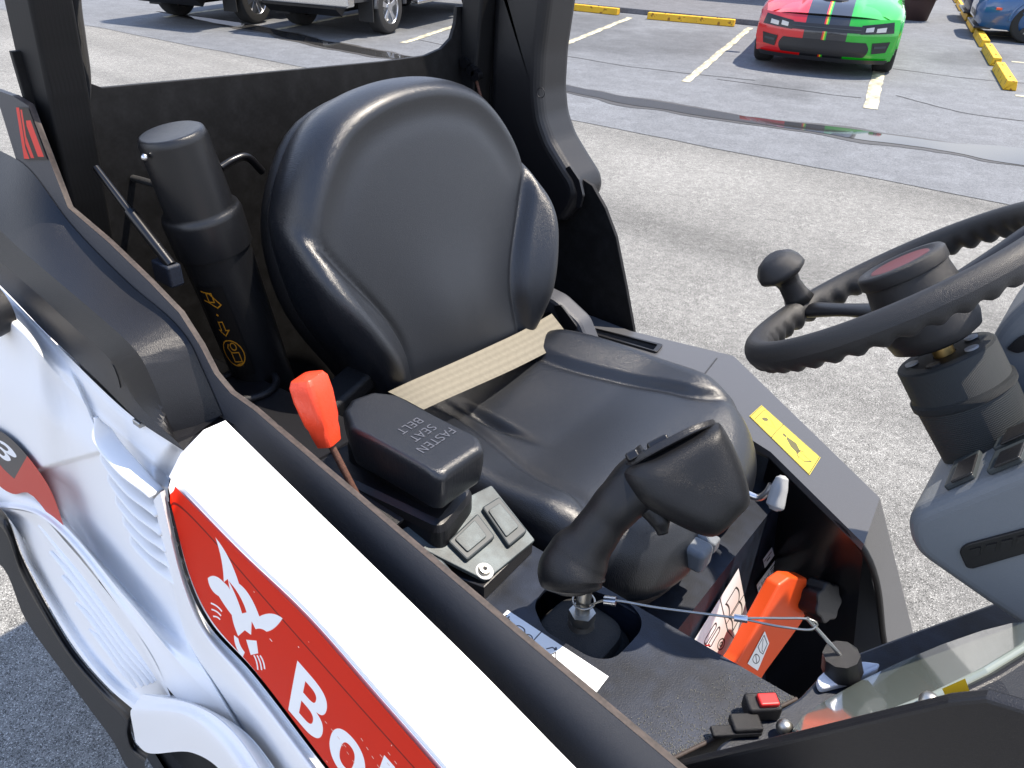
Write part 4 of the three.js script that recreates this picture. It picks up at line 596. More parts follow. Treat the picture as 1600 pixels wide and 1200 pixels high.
  const gold = canvasTex(256, 640, (g, w, h) => { g.fillStyle = '#0a0a0c'; g.fillRect(0, 0, w, h); g.strokeStyle = '#c98a1c'; g.lineWidth = 9; g.beginPath(); g.arc(128, 470, 96, 0, 7); g.stroke(); g.beginPath(); g.arc(150, 420, 26, 0, 7); g.stroke(); g.strokeRect(110, 465, 70, 70); g.beginPath(); g.moveTo(110, 465); g.lineTo(90, 430); g.lineTo(110, 400); g.moveTo(120, 560); g.lineTo(185, 545); g.stroke(); g.beginPath(); g.moveTo(40, 30); g.lineTo(120, 40); g.lineTo(190, 120); g.lineTo(150, 140); g.lineTo(80, 100); g.lineTo(40, 90); g.stroke(); g.strokeRect(90, 40, 50, 60); g.beginPath(); g.moveTo(110, 190); g.lineTo(130, 190); g.moveTo(120, 180); g.lineTo(120, 200); g.moveTo(100, 240); g.lineTo(140, 240); g.lineTo(140, 300); g.lineTo(170, 300); g.lineTo(120, 340); g.lineTo(80, 300); g.lineTo(100, 300); g.closePath(); g.stroke(); });
  { // wrap the pictogram strip round the tube towards the camera
    const toC = P(300, 470, 'x', -0.2).sub(cbm); const dir = CAM.clone().sub(cbm).projectOnPlane(ax).normalize(), side = ax.clone().cross(dir).normalize(); const rows2 = [], uv = []; for (let j = 0; j <= 8; j++) { const t = cl * (0.235 + 0.33 * j / 8), r = []; for (let i = 0; i <= 10; i++) { const a = -0.62 + (i / 10 - 0.5) * 0.85, R = 0.0484; r.push(cbm.clone().addScaledVector(ax, t).addScaledVector(dir, R * Math.cos(a)).addScaledVector(side, R * Math.sin(a))); uv.push(i / 10, j / 8); } rows2.push(r); } const g = grid(rows2); g.setAttribute('uv', new THREE.Float32BufferAttribute(uv, 2)); mk('manual_decal', g, decalMat(gold, 0.4), cn, 'gold line pictograms of a hand and a manual'); }
  const cup = grp('cup_holder', LD); const cc = P(385, 600, 'y', 1.17); mk('holder_rim', new THREE.TorusGeometry(0.043, 0.006, 10, 40).rotateX(Math.PI / 2).translate(cc.x, 1.17, cc.z), M.plastic, cup);
  mk('holder_cup', new THREE.LatheGeometry([[0.043, 0], [0.038, -0.09], [0, -0.09]].map(p => new THREE.Vector2(...p)), 36).translate(cc.x, 1.17, cc.z), M.plastic, cup);
  const hp = shapeOf([[-0.3, -0.30], [0.04, -0.27], [0.04, -0.436], [-0.3, -0.436]], 0.01); const ci = new THREE.Path(); ci.absarc(cc.x, -cc.z, 0.042, 0, 7); hp.holes.push(ci);
  mk('holder_tray', extrude(hp, 0.012, 0.003).rotateX(-Math.PI / 2).translate(0, 1.154, 0), M.plastic, cup);
}
// --- white bodywork, near side ---
function patchPx(rowsPx, zf, n, m, smooth = true) { // rows of pixel polylines, lofted; zf(px,py,u,v) gives the plane each point lies on
  const cs = rowsPx.map(r => new THREE.CatmullRomCurve3(r.map(p => V(p[0], p[1], 0)), false, 'centripetal')); const lines = cs.map(c => c.getPoints(n)); const rows = [];
  for (let j = 0; j <= m; j++) { const v = j / m, f = v * (lines.length - 1), k = Math.min(lines.length - 2, Math.floor(f)), w = f - k; const r = []; for (let i = 0; i <= n; i++) { const a = lines[k][i], b = lines[k + 1][i], x = a.x + (b.x - a.x) * w, y = a.y + (b.y - a.y) * w; r.push(P(x, y, 'z', zf(x, y, i / n, v))); } rows.push(r); }
  return rows;
}
{
  const body = grp('side_panel', LD); const lerpTab = (t, v) => { const f = v * (t.length - 1), k = Math.min(t.length - 2, Math.floor(f)), w = sm(f - k); return t[k] * (1 - w) + t[k + 1] * w; };
  // front panel: shelf beside the plate, shoulder, sunk red nameplate, lower moulding
  const R0 = [[352, 657], [480, 783], [600, 900], [745, 1042], [895, 1195], [1150, 1450]], R1 = [[318, 672], [440, 800], [560, 925], [700, 1065], [840, 1210], [1080, 1470]], R2 = [[283, 708], [395, 838], [520, 965], [640, 1105], [765, 1245], [990, 1500]], R3 = [[264, 745], [370, 855], [480, 960], [590, 1085], [695, 1205], [930, 1490]];
  const front = patchPx([R0, R1, R2, R3], (x, y, u, v) => 0.479 + 0.072 * v + 0.006 * Math.sin(v * Math.PI), 60, 24);
  mk('shoulder', grid(front), M.white, body, 'glossy white panel shoulder');
  const N0 = [[264, 745], [370, 855], [480, 960], [590, 1085], [695, 1205], [930, 1490]], N1 = [[258, 765], [292, 907], [325, 975], [394, 1052], [514, 1208], [726, 1476]];
  const face = patchPx([N0, N1], (x, y, u, v) => 0.553 + 0.012 * v, 60, 14); mk('face', grid(face.map(r => r.map(p => p.clone().setZ(p.z - 0.004)))), M.white, body);
  // nameplate: flat print on the sunk face
  const MA = [0.645, 0.106, 212, -0.607, 0.97, 78];
  const nm = canvasTex(2048, 512, (g, w, h) => {
    g.fillStyle = '#cc2409'; g.fillRect(0, 0, w, h); g.strokeStyle = '#6a120c'; g.lineWidth = 5; g.strokeRect(-20, 26, w + 40, h + 20); 
    g.fillStyle = '#e9eaea'; g.save(); g.transform(MA[0], MA[3], MA[1], MA[4], MA[2], MA[5]);
    // cat head emblem
    g.beginPath(); g.moveTo(-40, -95); g.quadraticCurveTo(40, -40, 92, 50); g.quadraticCurveTo(150, 70, 200, 150); g.quadraticCurveTo(250, 110, 300, 130); g.quadraticCurveTo(275, 185, 240, 200); g.quadraticCurveTo(215, 190, 190, 205); g.lineTo(168, 180); g.lineTo(172, 235); g.lineTo(140, 225); g.lineTo(110, 260); g.quadraticCurveTo(80, 220, 70, 180); g.quadraticCurveTo(40, 160, 0, 120); g.quadraticCurveTo(-50, 110, -60, 60); g.quadraticCurveTo(-30, 30, 20, 60); g.quadraticCurveTo(10, -20, -40, -95); g.fill();
    g.fillStyle = '#cc2409'; g.beginPath(); g.moveTo(42, 50); g.quadraticCurveTo(110, 90, 140, 150); g.lineTo(120, 160); g.quadraticCurveTo(90, 100, 42, 50); g.fill(); g.beginPath(); g.moveTo(20, 60); g.quadraticCurveTo(45, 70, 52, 82); g.lineTo(38, 44); g.fill();
    g.fillStyle = '#e9eaea'; g.beginPath(); g.moveTo(88, 262); g.quadraticCurveTo(90, 300, 120, 330); g.lineTo(140, 350); g.lineTo(150, 318); g.quadraticCurveTo(120, 300, 112, 270); g.fill(); g.beginPath(); g.moveTo(150, 262); g.lineTo(200, 250); g.lineTo(215, 300); g.lineTo(180, 320); g.closePath(); g.fill();
    g.strokeStyle = '#e9eaea'; g.lineWidth = 7; for (const [a, b, c, d] of [[-40, 160, 20, 180], [-36, 186, 16, 200], [-26, 214, 12, 218], [195, 315, 222, 372], [210, 310, 240, 366], [224, 306, 254, 356]]) { g.beginPath(); g.moveTo(a, b); g.quadraticCurveTo((a + c) / 2 + 6, (b + d) / 2 - 10, c, d); g.stroke(); } g.restore();
    g.fillStyle = '#eceded'; g.font = 'bold 306px sans-serif'; g.save(); g.translate(492, 322); g.transform(0.74, 0, 0.1, 1, 0, 0); g.fillText('Bobcat', 0, 0); g.restore();
    g.fillStyle = '#e8e4e0'; let s = 5; const rr = () => { s = (s * 1103515245 + 12345) & 0x7fffffff; return s / 0x7fffffff; }; for (let i = 0; i < 46; i++) g.fillRect(rr() * w, rr() * h, 2 + rr() * 9, 1 + rr() * 4); g.strokeStyle = '#d9b9ae'; g.lineWidth = 3; for (let i = 0; i < 7; i++) { const x = 500 + rr() * 900, y = 40 + rr() * 240; g.setLineDash([8, 14]); g.beginPath(); g.moveTo(x, y); g.lineTo(x + 80, y + rr() * 40); g.stroke(); } });
  { const T0 = [[266, 752], [372, 862], [480, 968], [588, 1092], [690, 1210], [925, 1495]], T1 = [[266, 785], [299, 906], [331, 970], [400, 1050], [520, 1207], [732, 1476]]; const rows = patchPx([T0, T1], (x, y, u, v) => 0.5535 + 0.012 * v, 60, 10); const g = grid(rows); // print laid flat by real length along and up the plate
    const p = g.attributes.position, uv = []; const o = rows[0][0], e = rows[0][60]; const dx = V(e.x - o.x, e.y - o.y, 0).normalize(), dy = V(-dx.y, dx.x, 0); const L = 0.98; for (let i = 0; i < p.count; i++) { const q = V(p.getX(i) - o.x, p.getY(i) - o.y, 0); uv.push(q.dot(dx) / L, 1 + q.dot(dy) / (L / 4)); } g.setAttribute('uv', new THREE.Float32BufferAttribute(uv, 2)); mk('nameplate', g, phy({ map: nm, roughness: 0.5, specularIntensity: 0.35 }), body, 'red nameplate with white cat head emblem and lettering'); }
  const Q0 = [[258, 765], [292, 907], [325, 975], [394, 1052], [514, 1208], [726, 1476]], Q1 = [[250, 770], [286, 914], [317, 988], [382, 1068], [498, 1222], [698, 1492]], Q2 = [[244, 776], [279, 922], [306, 1003], [357, 1088], [462, 1240], [650, 1505]], Q3 = [[240, 782], [272, 930], [297, 1015], [335, 1105], [420, 1270], [580, 1530]];
  mk('moulding', grid(patchPx([Q0, Q1, Q2, Q3], (x, y, u, v) => lerpTab([0.561, 0.574, 0.566, 0.546], v), 50, 21)), M.white, body);
  // engine hood side: upper shell, louvres, step, fender
  const hood = grp('engine_hood', LD);
  const H = [[[-120, 380], [-40, 412], [9, 457], [103, 553], [206, 650], [288, 705]], [[-120, 450], [-40, 490], [30, 520], [100, 600], [170, 665], [266, 745]], [[-120, 560], [-40, 600], [30, 640], [110, 690], [180, 740], [262, 765]], [[-120, 650], [-40, 690], [40, 720], [120, 770], [200, 830], [280, 905]], [[-120, 720], [-40, 740], [60, 775], [150, 870], [235, 960], [318, 1020]], [[-120, 760], [-30, 780], [66, 796], [205, 945], [300, 1060], [390, 1150]], [[-120, 770], [-30, 790], [60, 806], [190, 955], [266, 1080], [470, 1262]]];
  const zH = [0.512, 0.542, 0.556, 0.556, 0.559, 0.570, 0.578];
  const hz = (x, y, u, v) => { let z = lerpTab(zH, v); const louv = sstep(0.45, 0.62, u) * sstep(0.02, 0.15, v) * sstep(0.75, 0.6, v); z -= 0.022 * louv; const L = (x - 75) * (-25 / 90) + 730 - y; const d1 = 105 + (y - 560) * 63 / 145 - x; z += 0.007 * sstep(-3, 3, Math.min(d1, L)) * sstep(0.03, 0.12, v); return z - 0.012 * sstep(0.94, 1, u); };
  mk('hood_side', grid(patchPx(H, hz, 170, 170)), M.white, hood);
  const louv = [[[124, 590], [134, 622], [170, 664], [226, 715]], [[142, 632], [154, 664], [190, 708], [240, 754]], [[160, 678], [172, 708], [206, 752], [252, 795]], [[176, 724], [188, 754], [222, 798], [262, 836]], [[192, 770], [204, 800], [238, 840], [274, 872]], [[206, 814], [220, 844], [254, 880], [288, 912]]];
  const fins = []; for (let i = 2; i < 8; i++) { const f = i / 7 * 5, k = Math.min(4, Math.floor(f)), w = f - k; fins.push(louv[k].map((p, j) => [p[0] * (1 - w) + louv[k + 1][j][0] * w, p[1] * (1 - w) + louv[k + 1][j][1] * w])); }
  for (const l of fins) { const pts = l.map(p => P(...p, 'z', 0.545)); mk('louvre', sweep(pts, [[0.002, 0.003], [0.0042, 0.014], [0.0042, 0.014], [0.0042, 0.010]], right, 24, 12), M.white, hood); }
  for (const l of louv.slice(2, 4)) { const pts = l.slice(1).map(p => P(p[0] + 5, p[1] - 13, 'z', 0.541)); mk('louvre_gap_shade', sweep(pts, [[0.001, 0.001], [0.006, 0.004], [0.002, 0.002]], right, 12, 8), M.plastic, hood); }  // black strips stand in for the shaded openings between louvres; nothing is cut
  const S = [[[-120, 770], [-30, 790], [60, 806], [105, 850], [190, 955], [240, 1030], [268, 1090]], [[-120, 775], [-35, 795], [44, 815], [86, 868], [165, 975], [222, 1045], [252, 1088]], [[-120, 780], [-40, 800], [26, 828], [60, 890], [135, 1000], [195, 1072], [225, 1088]], [[-120, 785], [-45, 790], [4, 798], [40, 878], [115, 1010], [170, 1075], [210, 1110]]];
  mk('step_panel', grid(patchPx(S, (x, y, u, v) => lerpTab([0.578, 0.566, 0.570, 0.588], v), 60, 20)), M.white, hood, 'white step panel with raised ribs');
  const r0 = [[62, 821], [79, 862], [98, 900], [119, 942], [140, 983]], r1 = [[247, 1062], [241, 1066], [233, 1069], [224, 1072], [214, 1074]]; r0.forEach((a, i) => { const b = r1[i]; mk('step_rib', sweep([P(a[0], a[1], 'z', 0.569), P(a[0] * 0.66 + b[0] * 0.34 + 4, a[1] * 0.66 + b[1] * 0.34 - 4, 'z', 0.57), P(a[0] * 0.3 + b[0] * 0.7 + 2, a[1] * 0.3 + b[1] * 0.7 - 2, 'z', 0.57), P(...b, 'z', 0.569)], [[0.002, 0.003], [0.0045, 0.009], [0.0045, 0.009], [0.002, 0.004]], right, 20, 10), M.white, hood); });
  const Fd = [[[268, 1086], [330, 1110], [390, 1150], [470, 1262], [560, 1400]], [[222, 1084], [300, 1100], [350, 1130], [420, 1230], [500, 1380]], [[203, 1112], [285, 1118], [330, 1150], [385, 1220], [460, 1380]], [[212, 1160], [230, 1176], [300, 1176], [350, 1210], [420, 1370]]];
  mk('fender', grid(patchPx(Fd, (x, y, u, v) => lerpTab([0.576, 0.60, 0.612, 0.606], v), 40, 20)), M.white, hood);
  const Sk = [[[-120, 765], [-45, 780], [2, 796], [38, 878], [113, 1012], [170, 1078], [208, 1112], [204, 1135], [212, 1162], [232, 1178]], [[-130, 795], [-50, 805], [0, 822], [36, 906], [108, 1026], [160, 1088], [196, 1128], [198, 1150], [206, 1176], [226, 1192]]];
  mk('skirt_trim', grid(patchPx(Sk, (x, y, u, v) => lerpTab([0.588, 0.598], v), 60, 6)), M.plastic, hood, 'black plastic trim along the lower edge');
  const Sk2 = [Sk[1], [[-130, 850], [-60, 862], [0, 882], [40, 968], [98, 1050], [138, 1105], [178, 1160], [196, 1195], [212, 1215], [232, 1235]]]; mk('skirt_flap', grid(patchPx(Sk2, () => 0.588, 60, 4)), M.rubber, hood, 'dull rubber flap below the trim');
  // model number sticker
  const num = canvasTex(512, 512, (g, w, h) => { g.fillStyle = '#b8281a'; g.fillRect(0, 0, w, h); g.fillStyle = '#303036'; g.fillRect(0, 0, 260, 330); g.save(); g.fillStyle = '#e8eaee'; g.strokeStyle = '#e8eaee'; g.font = 'italic bold 230px sans-serif'; g.fillText('23', -40, 250); g.restore(); });
  mk('model_sticker', (() => { const rows = patchPx([[[-90, 640], [-10, 668], [20, 688], [60, 735], [82, 772], [106, 842]], [[-90, 700], [-10, 742], [0, 760], [22, 772], [44, 770], [100, 838]]], (x, y, u, v) => 0.570, 24, 6); const g = grid(rows), uv = []; for (let j = 0; j <= 6; j++) for (let i = 0; i <= 24; i++) uv.push(i / 24, 1 - j / 6); g.setAttribute('uv', new THREE.Float32BufferAttribute(uv, 2)); return g; })(), decalMat(num), hood, 'red and charcoal model number sticker');
  const lc = P(-18, 488, 'z', 0.56); mk('round_lamp', new THREE.LatheGeometry([[0, 0.02], [0.03, 0.018], [0.034, 0.0], [0.03, -0.02]].map(p => new THREE.Vector2(...p)), 30).rotateX(Math.PI / 2).translate(lc.x, lc.y, lc.z), M.plastic, hood);
  mk('hood_block', rbox(0.75, 0.78, 0.94, 0.05).translate(-0.80, 0.80, 0.02), M.white, hood); mk('hood_inner', rbox(0.7, 0.85, 0.05, 0.01).translate(-0.08, 0.72, 0.50), M.steel, hood);
}
// --- far side deck ---
{
  const dk = grp('far_deck', LD); const Y = 1.05, q = (x, y) => XZ(P(x, y, 'y', Y));
  const pts = [[1146, 556], [1375, 778], [1350, 850], [1204, 706]].map(p => q(...p)), rear = [q(985, 517), [-0.34, -0.43], [-0.34, -0.29], [0.2, -0.285]];
  const dsh = shapeOf([rear[0], ...pts, rear[3], rear[2], rear[1]].map(([x, z]) => [x, -z])); const slc = [[915, 521], [928, 515], [1036, 541], [1026, 553]].map(p => q(...p)), scx = slc.reduce((s, p) => s + p[0], 0) / 4, scz = slc.reduce((s, p) => s + p[1], 0) / 4, well = slc.map(([x, z]) => [scx + (x - scx) * 0.9, scz + (z - scz) * 0.76]); dsh.holes.push(shapeOf(well.map(([x, z]) => [x, -z]), 0.004));
  mk('deck_top', extrude(dsh, 0.012, 0).rotateX(-Math.PI / 2).translate(0, Y - 0.012, 0), M.deck, dk, 'grey painted deck plate');
  const a = P(1375, 778, 'y', Y - 0.012), b = P(1350, 850, 'y', Y - 0.012), a2 = PP(1427, 990, a, V(1, 0.1, 0.35).normalize()), b2 = PP(1387, 1012, b, V(1, 0.1, 0.35).normalize());
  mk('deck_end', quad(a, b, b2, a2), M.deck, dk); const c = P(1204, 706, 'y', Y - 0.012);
  mk('deck_inner', quad(b, c, c.clone().setY(0.46), V(b2.x, 0.46, b2.z)), M.gloss, dk, 'glossy black inner wall'); const o = P(1146, 556, 'y', Y - 0.012);
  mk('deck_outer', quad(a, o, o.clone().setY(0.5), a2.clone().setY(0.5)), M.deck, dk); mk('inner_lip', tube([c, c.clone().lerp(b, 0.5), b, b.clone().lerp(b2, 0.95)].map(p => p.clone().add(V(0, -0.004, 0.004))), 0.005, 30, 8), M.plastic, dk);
  const sl = [[915, 521], [928, 515], [1036, 541], [1026, 553]].map(p => q(...p)); const rim = shapeOf(sl.map(([x, z]) => [x, -z]), 0.006), cx = sl.reduce((s, p) => s + p[0], 0) / 4, cz = sl.reduce((s, p) => s + p[1], 0) / 4; const inn = sl.map(([x, z]) => [cx + (x - cx) * 0.9, cz + (z - cz) * 0.76]); rim.holes.push(shapeOf(inn.map(([x, z]) => [x, -z]), 0.004));
  mk('tray_rim', extrude(rim, 0.005, 0.001).rotateX(-Math.PI / 2).translate(0, Y, 0), M.plastic, dk); { const loop = [...inn, inn[0]].map(([x, z]) => [cx + (x - cx) * 1.004, cz + (z - cz) * 1.01]); mk('tray_well', merge([grid([loop.map(([x, z]) => V(x, Y - 0.001, z)), loop.map(([x, z]) => V(x, Y - 0.055, z))]), prismXZ(inn, Y - 0.06, Y - 0.056)]), M.plastic, dk); }
  mk('deck_seam', rod(P(1120, 560, 'y', Y), P(1098, 588, 'y', Y), 0.0015, 6), M.plastic, dk);
  const yl = canvasTex(512, 256, (g, w, h) => { g.fillStyle = '#e0cb3a'; g.fillRect(0, 0, w, h); g.strokeStyle = '#4a4420'; g.fillStyle = '#5c5630'; g.lineWidth = 6; g.strokeRect(6, 6, w - 12, h - 12); g.beginPath(); g.moveTo(200, 0); g.lineTo(200, h); g.moveTo(40, 20); g.lineTo(185, 128); g.lineTo(40, 236); g.closePath(); g.stroke(); g.beginPath(); g.ellipse(90, 128, 18, 36, 0.3, 0, 7); g.fill();
    g.beginPath(); g.arc(256, 110, 18, 0, 7); g.fill(); g.beginPath(); g.moveTo(275, 100); g.lineTo(345, 80); g.lineTo(392, 120); g.lineTo(390, 170); g.lineTo(330, 165); g.lineTo(280, 130); g.fill(); g.lineWidth = 9; g.beginPath(); g.arc(430, 150, 52, 1.9, 4.4); g.moveTo(385, 130); g.lineTo(480, 120); g.lineTo(440, 185); g.lineTo(400, 180); g.stroke(); });
  const y2 = (x, y) => P(x, y, 'y', Y + 0.0012); mk('warning_sticker', quad(y2(1171, 650), y2(1265, 742), y2(1282, 715), y2(1190, 633)), decalMat(yl), dk, 'yellow crush warning sticker');
  // silver lever beside the seat
  const lv = grp('seat_lever', LD); mk('lever_rod', tube([D(1168, 772, 1.14), D(1185, 778, 1.13), D(1198, 770, 1.12), D(1206, 757, 1.115)], 0.0055, 24, 10), M.alloy, lv); mk('lever_grip', sweep([D(1208, 797, 1.10), D(1211, 790, 1.10), D(1217, 766, 1.10), D(1222, 748, 1.10), D(1223, 743, 1.10)], [[0.006, 0.006], [0.013, 0.011], [0.012, 0.01], [0.009, 0.008], [0.004, 0.004]], ray(1215, 770).negate(), 20, 16), M.gripGrey, lv);
  const kn = grp('slide_knob', LD); mk('knob_body', rbox(0.05, 0.035, 0.035, 0.008).translate(...D(1080, 862, 1.05).toArray()), M.dash, kn); mk('knob_stem', rbox(0.03, 0.02, 0.02, 0.004).translate(...D(1105, 846, 1.06).toArray()), M.dash, kn);
  // orange lock bar and black hand knob
  const ob = grp('lock_bar', LD); const bp = V(0.565, 0.85, 0), bn = V(0.92, 0.2, 0.25).normalize(), on = (x, y, o = 0) => PP(x, y, bp.clone().addScaledVector(bn, o), bn); const cs = [[1100, 1110], [1155, 1030], [1218, 914], [1235, 902], [1262, 904], [1258, 965], [1250, 978], [1197, 1050], [1150, 1130]].map(p => on(...p)); const ex = cs[2].clone().sub(cs[0]).normalize(), ey = bn.clone().cross(ex).normalize(); const bg = extrude(shapeOf(cs.map(c => { const d = c.clone().sub(cs[0]); return [d.dot(ex), d.dot(ey)]; }), 0.004), 0.024, 0.003).applyMatrix4(frameM(cs[0].clone().addScaledVector(bn, -0.024), ex, ey, bn));
  mk('bar', bg, M.orange, ob, 'bright orange steel lock bar'); const bd = canvasTex(128, 256, g => { g.fillStyle = '#eceae6'; g.fillRect(0, 0, 128, 256); g.strokeStyle = '#333'; g.lineWidth = 7; g.strokeRect(18, 20, 92, 90); g.beginPath(); g.arc(64, 180, 36, 0, 7); g.moveTo(40, 150); g.lineTo(90, 210); g.moveTo(30, 40); g.lineTo(96, 96); g.stroke(); });
  mk('bar_decal', quad(on(1168, 1037, 0.001), on(1184, 1048, 0.001), on(1202, 1005, 0.001), on(1195, 986, 0.001)), decalMat(bd), ob, 'small white pictogram on the orange bar');
  const k1 = on(1266, 933, 0.0), kq = new THREE.Quaternion().setFromUnitVectors(up, ray(1266, 933).negate().lerp(V(1, 0.1, -0.2), 0.62).normalize()); const star = new THREE.Shape(); for (let i = 0; i <= 70; i++) { const a = i / 70 * Math.PI * 2, r = 0.03 + 0.0022 * Math.cos(a * 7); i ? star.lineTo(r * Math.cos(a), r * Math.sin(a)) : star.moveTo(r, 0); } mk('hand_knob', extrude(star, 0.034, 0.003).rotateX(-Math.PI / 2).applyQuaternion(kq).translate(k1.x, k1.y, k1.z), M.plastic, ob);
}
// --- steering wheel, column and dash ---
{
  const sw = grp('steering_wheel', LD); const W = V(0.580, 1.4526, -0.026), t = 0.697, n = V(-Math.sin(t), Math.cos(t), 0), u = V(Math.cos(t), Math.sin(t), 0), v = V(0, 0, 1), R = 0.160; const at = (a, r, h = 0) => W.clone().addScaledVector(u, r * Math.cos(a)).addScaledVector(v, r * Math.sin(a)).addScaledVector(n, h);
  const rows = []; const NA = 260, NB = 20; for (let i = 0; i <= NA; i++) { const a = i / NA * Math.PI * 2, row = []; for (let j = 0; j <= NB; j++) { const b = j / NB * Math.PI * 2, low = Math.max(0, -Math.sin(b) * 0.85 - Math.cos(b) * 0.3), r = 0.0150 + 0.0030 * low * Math.sin(a * 42); row.push(at(a, R + r * Math.cos(b) * 1.0, r * Math.sin(b) * 1.12)); } rows.push(row); }
  { const g = grid(rows); const uv = []; for (let i = 0; i <= NA; i++) for (let j = 0; j <= NB; j++) uv.push(i / NA * 1.05, j / NB * 0.1); g.setAttribute('uv', new THREE.Float32BufferAttribute(uv, 2)); mk('rim', g, M.wheelGrip, sw); }
  const ka = 3.62;
  for (const a of [ka, ka + 2.2, ka - 2.05]) mk('spoke', sweep([at(a, 0.03, -0.026), at(a, 0.09, -0.014), at(a, R, -0.002)], [[0.013, 0.008], [0.011, 0.007], [0.014, 0.009]], n, 16, 14), M.plastic, sw);
  const lathe = (pts, seg = 48) => new THREE.LatheGeometry(pts.map(p => new THREE.Vector2(...p)), seg).applyQuaternion(new THREE.Quaternion().setFromUnitVectors(up, n)).translate(W.x, W.y, W.z);
  const hs = u.clone().multiplyScalar(0.014); mk('hub', lathe([[0, -0.073], [0.036, -0.073], [0.046, -0.068], [0.0495, -0.055], [0.0485, -0.030], [0.0435, 0.006], [0.0437, 0.010]]).translate(hs.x, hs.y, 0), M.plastic, sw); mk('hub_cap', lathe([[0.0437, 0.0095], [0.046, 0.011], [0.046, 0.022], [0.0435, 0.025], [0.037, 0.0255], [0.034, 0.023], [0, 0.023]]).translate(hs.x, hs.y, 0), M.plastic, sw); mk('hub_emblem', lathe([[0, 0.0242], [0.030, 0.0242], [0.031, 0.022]]).translate(hs.x, hs.y, 0), std({ color: lin(0.10, 0.015, 0.018), roughness: 0.35 }), sw, 'dark red round emblem');
  const kb = at(ka, R + 0.002, 0.012), kd = D(1219, 420, 0.985).sub(kb); const kl = kd.length() + 0.020; kd.normalize(); mk('spinner_knob', new THREE.LatheGeometry([[0, -0.004], [0.020, 0], [0.0165, 0.01], [0.0145, kl * 0.4], [0.017, kl * 0.54], [0.0285, kl * 0.62], [0.0315, kl * 0.68], [0.0305, kl * 0.76], [0.023, kl * 0.92], [0.013, kl], [0, kl]].map(p => new THREE.Vector2(...p)), 10).applyQuaternion(new THREE.Quaternion().setFromUnitVectors(up, kd)).translate(kb.x, kb.y, kb.z), M.plastic, sw);
  const col = grp('steering_column', LD); mk('shaft', lathe([[0.011, -0.10], [0.011, -0.05]], 20).translate(hs.x, hs.y, 0), std({ color: lin(0.5, 0.33, 0.12), roughness: 0.4, metalness: 1 }), col, 'brassy steering shaft');
  mk('column_boot', lathe([[0.036, -0.088], [0.049, -0.088], [0.051, -0.09], [0.051, -0.128], [0.054, -0.130], [0.054, -0.137], [0.051, -0.139], [0.049, -0.20], [0.046, -0.26]]).translate(hs.x, hs.y, 0), M.boot, col, 'textured rubber column boot'); mk('collar_plate', lathe([[0.012, -0.0885], [0.0495, -0.0885]]).translate(hs.x, hs.y, 0), M.steel, col); for (let i = 0; i < 5; i++) { const a = i / 5 * 6.283 + 0.4, p = at(a, 0.034, -0.0868).add(hs); mk('collar_hole', new THREE.CylinderGeometry(0.007, 0.007, 0.002, 16).applyQuaternion(new THREE.Quaternion().setFromUnitVectors(up, n)).translate(p.x, p.y, p.z), i % 2 ? M.plastic : M.gripGrey, col); }
  const dash = grp('dash', LD); const z0 = 0.10, pz = (x, y) => XY(P(x, y, 'z', z0)); const prof = [[1412, 806], [1421, 864], [1546, 952], [1680, 1040], [1800, 900], [1700, 690], [1600, 727]].map(p => pz(...p));
  mk('dash_shell', prismXY(prof, -0.18, z0, 0.016, 0.02, 5), M.dash, dash, 'blue grey moulded dash'); const r0 = P(1412, 806, 'z', z0), r1 = P(1600, 727, 'z', z0), rn = r1.clone().sub(r0).cross(right).normalize(); if (rn.y < 0) rn.negate(); const on = (x, y, o = 0) => PP(x, y, r0.clone().addScaledVector(rn, o), rn);
  const slab = (c, t, m, name, par, r = 0.004, bev = 0.0015) => { const o = c[0], ex = c[1].clone().sub(o).normalize(), ey = rn.clone().cross(ex).normalize(); return mk(name, extrude(shapeOf(c.map(p => { const d = p.clone().sub(o); return [d.dot(ex), d.dot(ey)]; }), r), t, bev).applyMatrix4(frameM(o, ex, ey, rn)), m, par); };
  for (const c of [[[1480, 768], [1525, 748], [1537, 707], [1496, 727]], [[1546, 744], [1600, 722], [1612, 690], [1560, 712]], [[1556, 708], [1610, 684], [1620, 655], [1572, 676]]]) { const b = slab(c.map(p => on(...p, 0.0)), 0.006, M.rocker, 'dash_switch', dash, 0.003); slab(c.map(([x, y]) => [(x * 3 + (c[0][0] + c[2][0]) / 2) / 4, (y * 3 + (c[0][1] + c[2][1]) / 2) / 4 - 4]).map(p => on(...p, 0.0062)), 0.003, M.plastic, 'switch_cap', b, 0.002); }
  const vt = [[1498, 860], [1508, 850], [1640, 815], [1650, 850], [1520, 888], [1510, 886]].map(p => XY(P(...p, 'z', z0 + 0.001))); const ven = mk('vent', prismXY(vt, z0 - 0.004, z0 + 0.003, 0.0015, 0.005), M.plastic, dash); for (let i = 0; i < 5; i++) { const x = 1512 + i * 25, y = 864 - i * 6.6; mk('vent_opening_shade', prismXY([[x, y + 8], [x + 18, y + 3], [x + 20, y - 9], [x + 3, y - 5]].map(p => XY(P(...p, 'z', z0 + 0.004))), z0 + 0.003, z0 + 0.0045), M.plastic, ven); }  // openings are solid black pieces standing in for shaded gaps between slats
  // raised pod beyond the column
  const zp = -0.10, pod = [[1538, 560], [1552, 520], [1590, 478], [1700, 400], [1800, 500], [1760, 640], [1600, 640], [1560, 630]].map(p => XY(P(...p, 'z', zp))); const pd = mk('dash_pod', prismXY(pod, zp - 0.14, zp, 0.014, 0.02, 4), M.dash, dash); const b2 = [[1572, 545], [1590, 528], [1625, 512], [1625, 540], [1590, 552]].map(p => XY(P(...p, 'z', zp + 0.002))); const bz = mk('pod_switch', prismXY(b2, zp - 0.004, zp + 0.004, 0.001, 0.004), M.plastic, pd);
